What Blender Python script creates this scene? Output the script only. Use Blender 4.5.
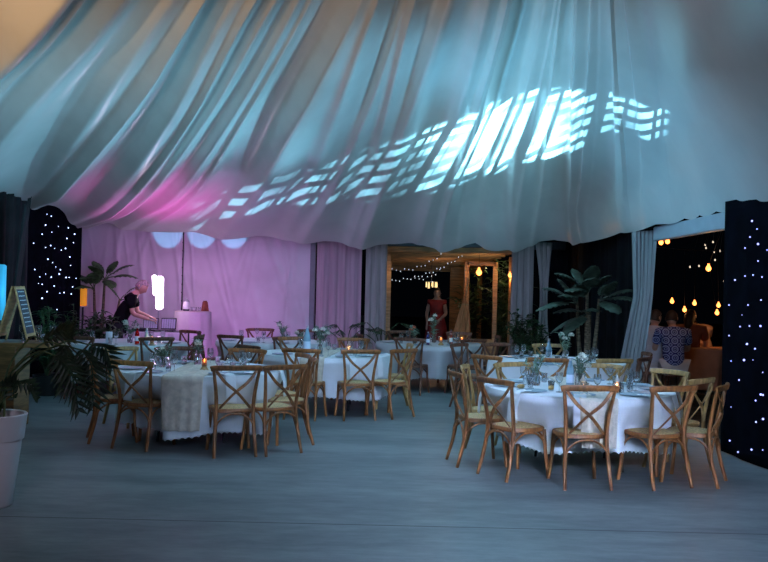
import bpy, math, random
from mathutils import Vector, Matrix
R = math.radians
PI = math.pi
rnd = random.Random(7)
scene = bpy.context.scene
C = scene.collection
for o in list(bpy.data.objects):
    bpy.data.objects.remove(o)

# ---------------------------------------------------------------- camera
F = 900.0
CAM_H = 1.71
ROLL = R(1.35)
PITCH = math.atan(5.3 / F)
cd = bpy.data.cameras.new('camera')
cam = bpy.data.objects.new('camera', cd)
C.objects.link(cam)
cd.sensor_width = 36.0
cd.lens = F / 768.0 * 36.0
cd.clip_end = 300
fw = Vector((0, math.cos(PITCH), math.sin(PITCH)))
up0 = Vector((0, -math.sin(PITCH), math.cos(PITCH)))
rt0 = Vector((1, 0, 0))
rt = rt0 * math.cos(ROLL) + up0 * math.sin(ROLL)
up = up0 * math.cos(ROLL) - rt0 * math.sin(ROLL)
m3 = Matrix((rt, up, -fw)).transposed()
cam.matrix_world = Matrix.Translation((0, 0, CAM_H)) @ m3.to_4x4()
scene.camera = cam


def at(px, py, D):
    """world point whose depth (y) is D and that the survey sight line px,py meets"""
    d = fw + rt * ((px - 384) / F) + up * ((281 - py) / F)
    return Vector((0, 0, CAM_H)) + d * (D / d.y)


def at_x(px, py, X):
    d = fw + rt * ((px - 384) / F) + up * ((281 - py) / F)
    return Vector((0, 0, CAM_H)) + d * (X / d.x)


# ---------------------------------------------------------------- view, world
vs = scene.view_settings
vs.view_transform = 'Standard'
vs.look = 'None'
vs.gamma = 1.0
vs.use_curve_mapping = False
vs.exposure = 0.0
w = bpy.data.worlds.new('night')
scene.world = w
w.use_nodes = True
w.node_tree.nodes['Background'].inputs[0].default_value = (0.10, 0.16, 0.30, 1)
w.node_tree.nodes['Background'].inputs[1].default_value = 0.004
scene.cycles.max_bounces = 7
scene.cycles.diffuse_bounces = 4
scene.cycles.glossy_bounces = 3
scene.cycles.transmission_bounces = 6
scene.cycles.caustics_reflective = False
scene.cycles.caustics_refractive = False
scene.cycles.sample_clamp_indirect = 3.0


# ---------------------------------------------------------------- lights
def aim(o, target):
    d = Vector(target) - o.location
    o.rotation_euler = d.to_track_quat('-Z', 'Y').to_euler()


def spot(name, loc, target, power, color, angle, blend=0.6, size=0.05):
    l = bpy.data.lights.new(name, 'SPOT')
    l.energy = power
    l.color = color
    l.spot_size = R(angle)
    l.spot_blend = blend
    l.shadow_soft_size = size
    o = bpy.data.objects.new(name, l)
    C.objects.link(o)
    o.location = loc
    aim(o, target)
    return o


def area(name, loc, target, power, color, sx, sy):
    l = bpy.data.lights.new(name, 'AREA')
    l.shape = 'RECTANGLE'
    l.size = sx
    l.size_y = sy
    l.energy = power
    l.color = color
    o = bpy.data.objects.new(name, l)
    C.objects.link(o)
    o.location = loc
    aim(o, target)
    return o


def point(name, loc, power, color, size=0.03):
    l = bpy.data.lights.new(name, 'POINT')
    l.energy = power
    l.color = color
    l.shadow_soft_size = size
    l.specular_factor = 0.25
    o = bpy.data.objects.new(name, l)
    C.objects.link(o)
    o.location = loc
    return o


# added cyan light raking the lining folds from the left
spot('cyan_wash_light', (-1.2, 10.2, 1.5), (2.4, 10.9, 3.9), 460, (0.10, 0.58, 1.0), 70, 1.0, 0.1)
# cool light raking across the folds from the right, warm light raking from the left
spot('blue_rake_light', (3.2, 9.5, 1.5), (-2.6, 12.0, 3.9), 820, (0.20, 0.66, 1.0), 66, 1.0, 0.06)
spot('teal_rake_light', (0.6, 14.5, 1.4), (-4.6, 11.5, 3.5), 780, (0.22, 0.72, 1.0), 74, 1.0, 0.06)
spot('warm_rake_light', (-5.4, 2.6, 1.4), (-1.5, 7.6, 5.4), 640, (1.0, 0.62, 0.32), 62, 1.0, 0.06)
spot('warm_ridge_light', (-1.5, 4.2, 2.4), (1.3, 8.4, 5.0), 60, (1.0, 0.68, 0.42), 80, 1.0, 0.06)
spot('steel_rake_light', (-1.0, 5.5, 2.2), (3.6, 8.6, 3.4), 32, (0.25, 0.58, 1.0), 90, 1.0, 0.1)
# added fill lights over the room, no fixtures seen
spot('sitter_fill_light', (2.7, 8.9, 2.4), (4.75, 14.4, 0.9), 60, (0.6, 0.75, 1.0), 22, 0.8, 0.1)  # added spot, brightens the sitters outside through the side opening
k_ = area('cool_fill_light', (1.8, -0.4, 3.4), (1.6, 8.4, 0.0), 80, (0.46, 0.64, 1.0), 1.6, 0.8)  # added fill from behind the camera for the cloth skirts
k_.data.specular_factor = 0.2
k_.data.spread = R(50)
area('overhead_fill_light', (0.4, 9.0, 3.7), (0.8, 9.9, 0.0), 85, (0.34, 0.66, 1.0), 3.0, 0.8)  # added overhead fill for the tablecloths
l_ = area('teal_fill_light', (-2.6, 7.8, 0.9), (-4.4, 10.8, 3.7), 21, (0.30, 0.74, 1.0), 1.0, 0.5)  # added teal fill brightening the left of the lining
l_.data.spread = R(100)
l_ = area('warm_fill_light', (-3.2, 3.2, 1.4), (-3.2, 7.4, 5.0), 26, (1.0, 0.66, 0.38), 0.8, 0.4)  # added warm fill for the upper left lining
l_.data.spread = R(90)
spot('planter_fill_light', (-1.6, 1.5, 2.6), (-2.9, 6.7, 0.35), 190, (0.85, 0.78, 1.0), 24, 1.0, 0.3)  # added fill brightening the white planter
l_ = area('wall_wash_light', (-3.1, 14.0, 2.45), (-3.8, 18.4, 1.0), 12, (0.90, 0.20, 0.90), 3.0, 0.4)  # added magenta fill evening out the back wall
l_.data.spread = R(80)
# magenta lights at the music booth
spot('magenta_wall_light', (-2.5, 15.4, 0.3), (-3.6, 18.4, 1.9), 270, (0.95, 0.15, 0.85), 96, 0.9, 0.2)
spot('magenta_corner_light', (-3.6, 16.6, 1.0), at(155, 200, 16.0), 190, (1.0, 0.03, 0.62), 74, 1.0, 0.05)
area('violet_wall_light', (-3.0, 14.6, 2.4), (-3.4, 18.4, 1.4), 14, (0.62, 0.42, 1.0), 3.0, 0.5)
for k, px in enumerate((167, 201, 233)):
    tgt = at(px, 231, 18.3)
    spot('beam_light', (tgt.x, 16.7, 1.0), tgt, 270, (0.20, 0.62, 1.0), 17, 0.3, 0.02)

# pattern projector: bands of cyan light thrown over the folds of the lining
gl = spot('pattern_projector_light', (0.6, 2.0, 1.1), (0.6, 12.0, 3.9), 1.0, (1, 1, 1), 80, 0.05, 0.004)
GL = gl.data
GL.energy = 26000
GL.use_nodes = True
nt = GL.node_tree
nt.nodes.clear()


class NT:
    def __init__(s, nt):
        s.nt = nt

    def n(s, t, **k):
        n = s.nt.nodes.new(t)
        for a, b in k.items():
            setattr(n, a, b)
        return n

    def val(s, sock, v):
        if isinstance(v, (int, float)):
            sock.default_value = v
        elif isinstance(v, (tuple, list)):
            sock.default_value = v
        else:
            s.nt.links.new(v, sock)

    def m(s, op, a, b=0.0, c=0.0, clamp=False):
        n = s.n('ShaderNodeMath', operation=op)
        n.use_clamp = clamp
        s.val(n.inputs[0], a)
        s.val(n.inputs[1], b)
        s.val(n.inputs[2], c)
        return n.outputs[0]

    def link(s, a, b):
        s.nt.links.new(a, b)

    def smooth(s, x, lo, hi):
        n = s.n('ShaderNodeMapRange', interpolation_type='SMOOTHSTEP')
        s.val(n.inputs[0], x)
        n.inputs[1].default_value = lo
        n.inputs[2].default_value = hi
        return n.outputs[0]

    def noise(s, vec, scale, detail=2, rough=0.5):
        n = s.n('ShaderNodeTexNoise')
        n.inputs['Scale'].default_value = scale
        n.inputs['Detail'].default_value = detail
        n.inputs['Roughness'].default_value = rough
        if vec is not None:
            s.link(vec, n.inputs['Vector'])
        return n.outputs[0]


g = NT(nt)
# the projector's own frame: tangent coordinates gx (across), gy (up)
gq = gl.rotation_euler.to_matrix()
gl_loc = gl.location.copy()


def gobo(p):
    d = gq.transposed() @ (Vector(p) - gl_loc)
    return d.x / -d.z, d.y / -d.z


tc = g.n('ShaderNodeTexCoord')
sp = g.n('ShaderNodeSeparateXYZ')
g.link(tc.outputs['Normal'], sp.inputs[0])
iz = g.m('ABSOLUTE', sp.outputs[2])
gx = g.m('DIVIDE', sp.outputs[0], iz)
gy = g.m('DIVIDE', sp.outputs[1], iz)
# the slanting band: centre line through two surveyed points of the lining
a0 = gobo(at(200, 208, 17.0))
a1 = gobo(at(650, 128, 10.8))
sl = (a1[1] - a0[1]) / (a1[0] - a0[0])
yc = g.m('MULTIPLY_ADD', g.m('SUBTRACT', gx, a0[0]), sl, a0[1])
t = g.m('DIVIDE', g.m('SUBTRACT', gx, a0[0]), a1[0] - a0[0])
yc = g.m('ADD', yc, g.m('MULTIPLY', 0.026, g.m('SUBTRACT', g.smooth(t, 0.52, 0.78), g.smooth(t, 0.90, 1.02))))
cv = g.n('ShaderNodeCombineXYZ')
g.link(gx, cv.inputs[0])
nz = g.noise(cv.outputs[0], 9.0, 2)
dy = g.m('SUBTRACT', gy, yc)
dy0 = dy
dy = g.m('ADD', dy, g.m('MULTIPLY', g.m('SUBTRACT', nz, 0.5), 0.07))
# half height of the band is largest in its middle
hh = g.m('ADD', 0.021, g.m('MULTIPLY', 0.034, g.smooth(t, 0.05, 0.65)))
hh = g.m('SUBTRACT', hh, g.m('MULTIPLY', 0.030, g.smooth(t, 0.78, 0.95)))
ad = g.m('DIVIDE', g.m('ABSOLUTE', dy), hh)
band = g.m('SUBTRACT', 1.0, g.smooth(ad, 0.85, 1.05))
ends = g.m('MULTIPLY', g.smooth(t, -0.03, 0.0), g.m('SUBTRACT', 1.0, g.smooth(t, 1.02, 1.05)))
# slats
ph = g.m('ADD', g.m('MULTIPLY', dy0, 58.0), g.m('ADD', g.m('MULTIPLY', gx, -8.0), g.m('MULTIPLY', g.noise(cv.outputs[0], 22.0, 0), 1.5)))
fr = g.m('FRACT', ph)
tri = g.m('ABSOLUTE', g.m('SUBTRACT', fr, 0.5))
slat = g.m('SUBTRACT', 1.0, g.smooth(tri, 0.22, 0.32))
# columns: gaps imitate shade of the folds, put into the projector pattern
cv2 = g.n('ShaderNodeCombineXYZ')
g.link(g.m('ADD', gx, g.m('MULTIPLY', dy, g.m('MULTIPLY', -0.9, g.m('SUBTRACT', 1.0, t)))), cv2.inputs[0])
wv = g.noise(cv2.outputs[0], 50.0, 2)
col = g.smooth(wv, 0.465, 0.51)
pk = g.m('MULTIPLY', g.smooth(t, 0.42, 0.66), g.m('SUBTRACT', 1.0, g.smooth(t, 0.74, 0.86)))
core = g.m('SUBTRACT', 1.0, g.smooth(ad, 0.1, 1.0))
slat2 = g.m('MAXIMUM', slat, g.m('MULTIPLY', pk, core))
pat = g.m('MULTIPLY', g.m('MULTIPLY', band, ends), g.m('MULTIPLY', slat2, col))
inten = g.m('ADD', 0.75, g.m('MULTIPLY', pk, 5.0))
c3 = g.n('ShaderNodeCombineXYZ')
g.link(gx, c3.inputs[0])
g.link(gy, c3.inputs[1])
inten = g.m('MULTIPLY', inten, g.m('ADD', 0.35, g.m('MULTIPLY', g.smooth(g.noise(c3.outputs[0], 18.0, 2), 0.35, 0.65), 1.1)))
pat = g.m('MULTIPLY', pat, inten)
# soft glow round the band, bloom put into the projector pattern
halo = g.m('SUBTRACT', 1.0, g.smooth(g.m('DIVIDE', g.m('ABSOLUTE', dy), 0.26), 0.0, 1.0))
halo = g.m('MULTIPLY', halo, g.m('MULTIPLY', g.smooth(t, -0.1, 0.7), g.m('SUBTRACT', 1.0, g.smooth(t, 0.75, 1.12))))
pat = g.m('ADD', pat, g.m('MULTIPLY', halo, g.m('ADD', 0.045, g.m('MULTIPLY', pk, 0.13))))
em = g.n('ShaderNodeEmission')
em.inputs[0].default_value = (0.26, 0.74, 1.0, 1)
g.link(pat, em.inputs[1])
lo = g.n('ShaderNodeOutputLight')
g.link(em.outputs[0], lo.inputs[0])


# ---------------------------------------------------------------- materials
MATS = {}


def mat(name, col, rough=0.6, var=0.12, scale=6.0, metal=0.0, spec=0.4, bump=0.0, stretch=(1, 1, 1), trans=0.0, sheen=0.0, col2=None, detail=4):
    if name in MATS:
        return MATS[name]
    m = bpy.data.materials.new(name)
    m.use_nodes = True
    h = NT(m.node_tree)
    b = m.node_tree.nodes['Principled BSDF']
    tcn = h.n('ShaderNodeTexCoord')
    mp = h.n('ShaderNodeMapping')
    mp.inputs['Scale'].default_value = stretch
    h.link(tcn.outputs['Object'], mp.inputs['Vector'])
    nz = h.noise(mp.outputs[0], scale, detail, 0.55)
    rp = h.n('ShaderNodeMix', data_type='RGBA')
    c2 = col2 or tuple(max(0, c * (1 - 2 * var)) for c in col)
    c1 = col if col2 else tuple(min(1, c * (1 + var)) for c in col)
    rp.inputs[6].default_value = (*c1, 1)
    rp.inputs[7].default_value = (*c2, 1)
    h.link(h.smooth(nz, 0.35, 0.65), rp.inputs[0])
    h.link(rp.outputs[2], b.inputs['Base Color'])
    b.inputs['Roughness'].default_value = rough
    b.inputs['Metallic'].default_value = metal
    b.inputs['Specular IOR Level'].default_value = spec
    if trans:
        b.inputs['Transmission Weight'].default_value = trans
    if sheen:
        b.inputs['Sheen Weight'].default_value = sheen
    if bump:
        bp = h.n('ShaderNodeBump')
        bp.inputs['Strength'].default_value = bump
        bp.inputs['Distance'].default_value = 0.02
        h.link(nz, bp.inputs['Height'])
        h.link(bp.outputs[0], b.inputs['Normal'])
    MATS[name] = m
    return m


def emis(name, col, strength):
    if name in MATS:
        return MATS[name]
    m = bpy.data.materials.new(name)
    m.use_nodes = True
    b = m.node_tree.nodes['Principled BSDF']
    b.inputs['Base Color'].default_value = (*col, 1)
    b.inputs['Emission Color'].default_value = (*col, 1)
    b.inputs['Emission Strength'].default_value = strength
    MATS[name] = m
    return m


def glassmat(name, col, rough=0.03, alpha=1.0):
    if name in MATS:
        return MATS[name]
    m = bpy.data.materials.new(name)
    m.use_nodes = True
    b = m.node_tree.nodes['Principled BSDF']
    b.inputs['Base Color'].default_value = (*col, 1)
    b.inputs['Roughness'].default_value = rough
    b.inputs['IOR'].default_value = 1.35
    b.inputs['Transmission Weight'].default_value = 0.94
    MATS[name] = m
    return m


wood = mat('wood_oak', (0.33, 0.115, 0.032), 0.42, 0.18, 5, stretch=(6, 6, 1.2), spec=0.5)
wood_pale = mat('wood_pale', (0.44, 0.25, 0.09), 0.45, 0.15, 5, stretch=(6, 6, 1.2), spec=0.5)
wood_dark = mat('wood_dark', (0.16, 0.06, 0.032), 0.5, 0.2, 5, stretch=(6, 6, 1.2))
wood_pine = mat('wood_pine', (0.50, 0.28, 0.12), 0.55, 0.16, 3, stretch=(1, 1, 8))
rattan = mat('rattan', (0.64, 0.42, 0.20), 0.6, 0.2, 60, bump=0.3)
linen = mat('white_linen', (0.80, 0.80, 0.84), 0.8, 0.03, 3, sheen=0.2)
runner_m = mat('cream_runner', (0.66, 0.56, 0.46), 0.85, 0.08, 14, sheen=0.3, bump=0.15)
curtain_m = mat('grey_curtain', (0.42, 0.37, 0.37), 0.8, 0.08, 4, stretch=(3, 3, .3), sheen=0.2)
black_cloth = mat('black_cloth', (0.004, 0.005, 0.008), 0.9, 0.2, 5, spec=0.1)
star_cloth = mat('star_cloth', (0.002, 0.0025, 0.006), 0.9, 0.2, 5, spec=0.03)
dark_fabric = mat('charcoal_fabric', (0.014, 0.016, 0.020), 0.85, 0.2, 3)
leaf_dark = mat('leaf_dark', (0.030, 0.075, 0.025), 0.5, 0.3, 8, spec=0.5)
leaf_fore = mat('leaf_foreground', (0.028, 0.058, 0.028), 0.45, 0.3, 8, spec=0.5)
leaf_mid = mat('leaf_mid', (0.055, 0.12, 0.04), 0.5, 0.3, 8, spec=0.5)
leaf_palm = mat('leaf_palm', (0.040, 0.055, 0.036), 0.55, 0.25, 8)
leaf_grey = mat('leaf_grey', (0.17, 0.27, 0.20), 0.6, 0.25, 12)
stem_m = mat('stem', (0.10, 0.13, 0.05), 0.6, 0.2, 8)
bark = mat('bark', (0.13, 0.10, 0.06), 0.8, 0.3, 12, stretch=(1, 1, 6))
pot_white = mat('pot_white', (0.78, 0.74, 0.78), 0.35, 0.02, 3)
pot_black = mat('pot_black', (0.03, 0.03, 0.03), 0.5, 0.1, 3)
soil = mat('soil', (0.04, 0.025, 0.015), 0.95, 0.3, 30, bump=0.5)
petal = mat('petal_white', (0.85, 0.82, 0.74), 0.6, 0.08, 20)
plate_m = mat('plate_grey', (0.42, 0.52, 0.60), 0.25, 0.03, 4, spec=0.6)
bread_m = mat('bread', (0.62, 0.36, 0.13), 0.7, 0.2, 20)
glass_m = glassmat('clear_glass', (0.96, 0.98, 1.0))
glass_blue = mat('blue_glass', (0.45, 0.72, 0.90), 0.12, 0.05, 4, trans=0.45)
glass_red = glassmat('red_glass', (0.9, 0.06, 0.04), 0.1)
metal_m = mat('aluminium', (0.55, 0.56, 0.60), 0.35, 0.05, 8, metal=1.0)
metal_dark = mat('dark_metal', (0.05, 0.05, 0.06), 0.4, 0.1, 8, metal=0.8)
wax = mat('candle_wax', (0.85, 0.78, 0.62), 0.5, 0.04, 10)
flame_m = emis('flame', (1.0, 0.42, 0.10), 14)
star_m = emis('star_led', (0.45, 0.60, 1.0), 4)
bulb_m = emis('warm_bulb', (1.0, 0.30, 0.07), 3.6)
fairy_m = emis('fairy_bulb', (0.75, 0.85, 1.0), 1.0)
skin = mat('skin', (0.52, 0.30, 0.21), 0.5, 0.08, 6)
hair_m = mat('hair_dark', (0.03, 0.02, 0.015), 0.6, 0.2, 30, stretch=(8, 8, 1))
tee_black = mat('black_tee', (0.005, 0.005, 0.006), 0.9, 0.2, 6, spec=0.1)


# ---------------------------------------------------------------- mesh helpers
class MB:
    def __init__(s):
        s.v = []
        s.f = []
        s.uv = None

    def tube(s, pts, rad, sides=8, caps=True, flat=1.0):
        pts = [Vector(p) for p in pts]
        n = len(pts)
        if isinstance(rad, (int, float)):
            rad = [rad] * n
        base = len(s.v)
        prev = None
        for i, p in enumerate(pts):
            t = (pts[min(i + 1, n - 1)] - pts[max(i - 1, 0)])
            if t.length < 1e-9:
                t = Vector((0, 0, 1))
            t.normalize()
            if prev is None:
                a = Vector((0, 1, 0)) if abs(t.y) < 0.8 else Vector((1, 0, 0))
                u = t.cross(a).normalized()
            else:
                u = (prev - t * prev.dot(t)).normalized()
            prev = u
            w2 = t.cross(u)
            for k in range(sides):
                an = 2 * PI * k / sides
                s.v.append(p + (u * math.cos(an) + w2 * math.sin(an) * flat) * rad[i])
        for i in range(n - 1):
            for k in range(sides):
                a = base + i * sides + k
                b = base + i * sides + (k + 1) % sides
                s.f.append((a, b, b + sides, a + sides))
        if caps:
            s.f.append(tuple(base + k for k in reversed(range(sides))))
            s.f.append(tuple(base + (n - 1) * sides + k for k in range(sides)))
        return s

    def strip(s, pts, w, t, wdir):
        """flat bar along pts, width w along wdir, thickness t"""
        pts = [Vector(p) for p in pts]
        n = len(pts)
        base = len(s.v)
        for i, p in enumerate(pts):
            tg = (pts[min(i + 1, n - 1)] - pts[max(i - 1, 0)]).normalized()
            wd = Vector(wdir)
            wd = (wd - tg * wd.dot(tg)).normalized()
            td = tg.cross(wd)
            for a, b in ((-1, -.6), (-.7, -1), (.7, -1), (1, -.6), (1, .6), (.7, 1), (-.7, 1), (-1, .6)):
                s.v.append(p + wd * (a * w / 2) + td * (b * t / 2))
        for i in range(n - 1):
            for k in range(8):
                a = base + i * 8 + k
                b = base + i * 8 + (k + 1) % 8
                s.f.append((a, b, b + 8, a + 8))
        s.f.append(tuple(base + k for k in reversed(range(8))))
        s.f.append(tuple(base + (n - 1) * 8 + k for k in range(8)))
        return s

    def box(s, c, size, rot=0.0, tilt=None, bev=0.0):
        cx, cy, cz = c
        x, y, z = [q / 2 for q in size]
        M = Matrix.Rotation(rot, 3, 'Z')
        if tilt is not None:
            M = M @ tilt
        bl = len(s.v)
        if bev <= 0:
            for sx, sy, sz in ((-1, -1, -1), (1, -1, -1), (1, 1, -1), (-1, 1, -1), (-1, -1, 1), (1, -1, 1), (1, 1, 1), (-1, 1, 1)):
                s.v.append(M @ Vector((sx * x, sy * y, sz * z)) + Vector(c))
            for f in ((3, 2, 1, 0), (4, 5, 6, 7), (0, 1, 5, 4), (1, 2, 6, 5), (2, 3, 7, 6), (3, 0, 4, 7)):
                s.f.append(tuple(bl + i for i in f))
        else:
            b = min(bev, x * .9, y * .9, z * .9)
            rings = []
            for zz, ins in ((-z, b), (-z + b, 0), (z - b, 0), (z, b)):
                ring = []
                X, Y = x - ins, y - ins
                for px_, py_ in ((-X + b, -Y), (X - b, -Y), (X, -Y + b), (X, Y - b), (X - b, Y), (-X + b, Y), (-X, Y - b), (-X, -Y + b)):
                    ring.append(len(s.v))
                    s.v.append(M @ Vector((px_, py_, zz)) + Vector(c))
                rings.append(ring)
            for i in range(3):
                for k in range(8):
                    s.f.append((rings[i][k], rings[i][(k + 1) % 8], rings[i + 1][(k + 1) % 8], rings[i + 1][k]))
            s.f.append(tuple(reversed(rings[0])))
            s.f.append(tuple(rings[-1]))
        return s

    def lathe(s, prof, c=(0, 0, 0), sides=24, sx=1.0, sy=1.0):
        base = len(s.v)
        n = len(prof)
        for r, z in prof:
            for k in range(sides):
                a = 2 * PI * k / sides
                s.v.append(Vector((c[0] + r * math.cos(a) * sx, c[1] + r * math.sin(a) * sy, c[2] + z)))
        for i in range(n - 1):
            for k in range(sides):
                a = base + i * sides + k
                b = base + i * sides + (k + 1) % sides
                s.f.append((a, b, b + sides, a + sides))
        s.f.append(tuple(base + k for k in reversed(range(sides))))
        s.f.append(tuple(base + (n - 1) * sides + k for k in range(sides)))
        return s

    def ball(s, c, r, seg=10, rings=6, sc=(1, 1, 1)):
        prof = [(max(1e-4, math.sin(PI * i / rings)) * r, -math.cos(PI * i / rings) * r) for i in range(rings + 1)]
        b = len(s.v)
        s.lathe(prof, (0, 0, 0), seg)
        for i in range(b, len(s.v)):
            p = s.v[i]
            s.v[i] = Vector((p.x * sc[0] + c[0], p.y * sc[1] + c[1], p.z * sc[2] + c[2]))
        return s

    def grid(s, fn, nu, nv, close_u=False):
        base = len(s.v)
        for j in range(nv + 1):
            for i in range(nu + (0 if close_u else 1)):
                s.v.append(Vector(fn(i / nu, j / nv)))
        w_ = nu if close_u else nu + 1
        for j in range(nv):
            for i in range(nu):
                i2 = (i + 1) % w_ if close_u else i + 1
                s.f.append((base + j * w_ + i, base + j * w_ + i2, base + (j + 1) * w_ + i2, base + (j + 1) * w_ + i))
        return s

    def leaf(s, base, tip, width, droop=0.0, updir=(0, 0, 1), n=6, fold=0.25, shape=0.45, wave=0.0):
        base = Vector(base)
        tip = Vector(tip)
        L = (tip - base).length
        t = (tip - base).normalized()
        upv = Vector(updir)
        side = t.cross(upv)
        if side.length < 1e-3:
            side = Vector((1, 0, 0))
        side.normalize()
        nrm = side.cross(t)
        b0 = len(s.v)
        for i in range(n + 1):
            q = i / n
            w_ = width * math.sin(PI * min(1, q ** shape * 1.0)) if shape != 1 else width * math.sin(PI * q)
            w_ = width * (math.sin(PI * q ** 0.75)) if w_ < 0 else w_
            w_ = max(w_, width * .03)
            c = base + t * (L * q) + nrm * (math.sin(PI * q) * L * droop)
            wv = math.sin(q * 19 + L * 31) * wave * width
            s.v.append(c - side * w_ / 2 + nrm * (w_ * fold + wv))
            s.v.append(c)
            s.v.append(c + side * w_ / 2 + nrm * (w_ * fold - wv))
        for i in range(n):
            a = b0 + i * 3
            s.f.append((a, a + 1, a + 4, a + 3))
            s.f.append((a + 1, a + 2, a + 5, a + 4))
        return s

    def build(s, name, material, parent=None, smooth=True, thick=0.0):
        me = bpy.data.meshes.new(name)
        me.from_pydata([tuple(p) for p in s.v], [], s.f)
        me.materials.append(material)
        me.validate()
        me.update()
        if smooth:
            me.polygons.foreach_set('use_smooth', [True] * len(me.polygons))
            me.update()
        o = bpy.data.objects.new(name, me)
        C.objects.link(o)
        if parent:
            o.parent = parent
        if thick:
            md = o.modifiers.new('thickness', 'SOLIDIFY')
            md.thickness = thick
        if smooth:
            try:
                me.set_sharp_from_angle(angle=R(50))
            except Exception:
                pass
        return o


def tag(o, label, cat, group=None, kind=None):
    o['label'] = label
    o['category'] = cat
    if group:
        o['group'] = group
    if kind:
        o['kind'] = kind
    return o


def thing(name, label, cat, loc=(0, 0, 0), rz=0.0, group=None):
    o = bpy.data.objects.new(name, None)
    C.objects.link(o)
    o.location = loc
    o.rotation_euler = (0, 0, rz)
    o.empty_display_size = 0.1
    return tag(o, label, cat, group)


def struct(o):
    o['kind'] = 'structure'
    return o


def dup(root, loc, rz=0.0, label=None, group=None, scale=None):
    r = root.copy()
    C.objects.link(r)
    r.location = loc
    r.rotation_euler = (0, 0, rz)
    if label:
        r['label'] = label
    if group:
        r['group'] = group
    if scale:
        r.scale = (scale, scale, scale)
    for ch in list(root.children):
        c = ch.copy()
        C.objects.link(c)
        c.parent = r
        for gch in ch.children:
            d = gch.copy()
            C.objects.link(d)
            d.parent = c
    return r


class Maker:
    """first call moves the model itself, later calls copy it"""
    def __init__(s, root):
        s.root = root
        s.used = False

    def __call__(s, loc, rz, label, group=None, scale=None):
        if not s.used:
            s.used = True
            o = s.root
            o.location = loc
            o.rotation_euler = (0, 0, rz)
            o['label'] = label
            if group:
                o['group'] = group
            elif 'group' in o:
                del o['group']
            if scale:
                o.scale = (scale,) * 3
            return o
        o = dup(s.root, loc, rz, label, group, scale)
        if not group and 'group' in o:
            del o['group']
        if not scale:
            o.scale = (1, 1, 1)
        return o


def curve_pts(ctrl, n):
    """Catmull-Rom through control points"""
    ctrl = [Vector(c) for c in ctrl]
    P = [ctrl[0] * 2 - ctrl[1]] + ctrl + [ctrl[-1] * 2 - ctrl[-2]]
    out = []
    m = len(ctrl) - 1
    for i in range(n + 1):
        x = i / n * m
        k = min(int(x), m - 1)
        q = x - k
        p0, p1, p2, p3 = P[k], P[k + 1], P[k + 2], P[k + 3]
        out.append(0.5 * ((2 * p1) + (p2 - p0) * q + (2 * p0 - 5 * p1 + 4 * p2 - p3) * q * q + (3 * p1 - p0 - 3 * p2 + p3) * q ** 3))
    return out


# ================================================================= SETTING
XL, XR, YB = -6.2, 3.76, 18.4

# floor: power-floated concrete with joints
fm = bpy.data.materials.new('polished_concrete')
fm.use_nodes = True
h = NT(fm.node_tree)
b = fm.node_tree.nodes['Principled BSDF']
tcn = h.n('ShaderNodeTexCoord')
mp = h.n('ShaderNodeMapping')
mp.inputs['Scale'].default_value = (0.5, 1.5, 1)
h.link(tcn.outputs['Object'], mp.inputs[0])
n1 = h.noise(mp.outputs[0], 1.1, 7, 0.62)
n2 = h.noise(mp.outputs[0], 7.0, 6, 0.7)
mix = h.n('ShaderNodeMix', data_type='RGBA')
mix.inputs[6].default_value = (0.085, 0.105, 0.11, 1)
mix.inputs[7].default_value = (0.29, 0.30, 0.305, 1)
h.link(h.m('ADD', h.m('MULTIPLY', h.smooth(n1, 0.3, 0.7), 0.55), h.m('MULTIPLY', h.smooth(n2, 0.3, 0.7), 0.45)), mix.inputs[0])
sx = h.n('ShaderNodeSeparateXYZ')
h.link(tcn.outputs['Object'], sx.inputs[0])
jy = h.m('ABSOLUTE', h.m('SUBTRACT', h.m('FRACT', h.m('DIVIDE', h.m('SUBTRACT', sx.outputs[1], 6.45), 6.0)), 0.0))
jy = h.m('MINIMUM', jy, h.m('SUBTRACT', 1.0, jy))
jl = h.m('LESS_THAN', jy, 0.0016)
m2 = h.n('ShaderNodeMix', data_type='RGBA')
h.link(jl, m2.inputs[0])
h.link(mix.outputs[2], m2.inputs[6])
m2.inputs[7].default_value = (0.03, 0.03, 0.035, 1)
h.link(m2.outputs[2], b.inputs['Base Color'])
h.link(h.m('ADD', 0.30, h.m('MULTIPLY', n2, 0.26)), b.inputs['Roughness'])
bp = h.n('ShaderNodeBump')
bp.inputs['Strength'].default_value = 0.12
bp.inputs['Distance'].default_value = 0.01
h.link(n2, bp.inputs['Height'])
h.link(bp.outputs[0], b.inputs['Normal'])
fl = MB().box((-1.2, 9.0, -0.05), (10.4, 20.0, 0.1)).build('floor', fm, smooth=False)
struct(fl)
gm = mat('dark_ground', (0.035, 0.032, 0.03), 0.9, 0.3, 4)
struct(MB().box((0, 20, -0.14), (80, 70, 0.06)).build('ground', gm, smooth=False))

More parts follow.
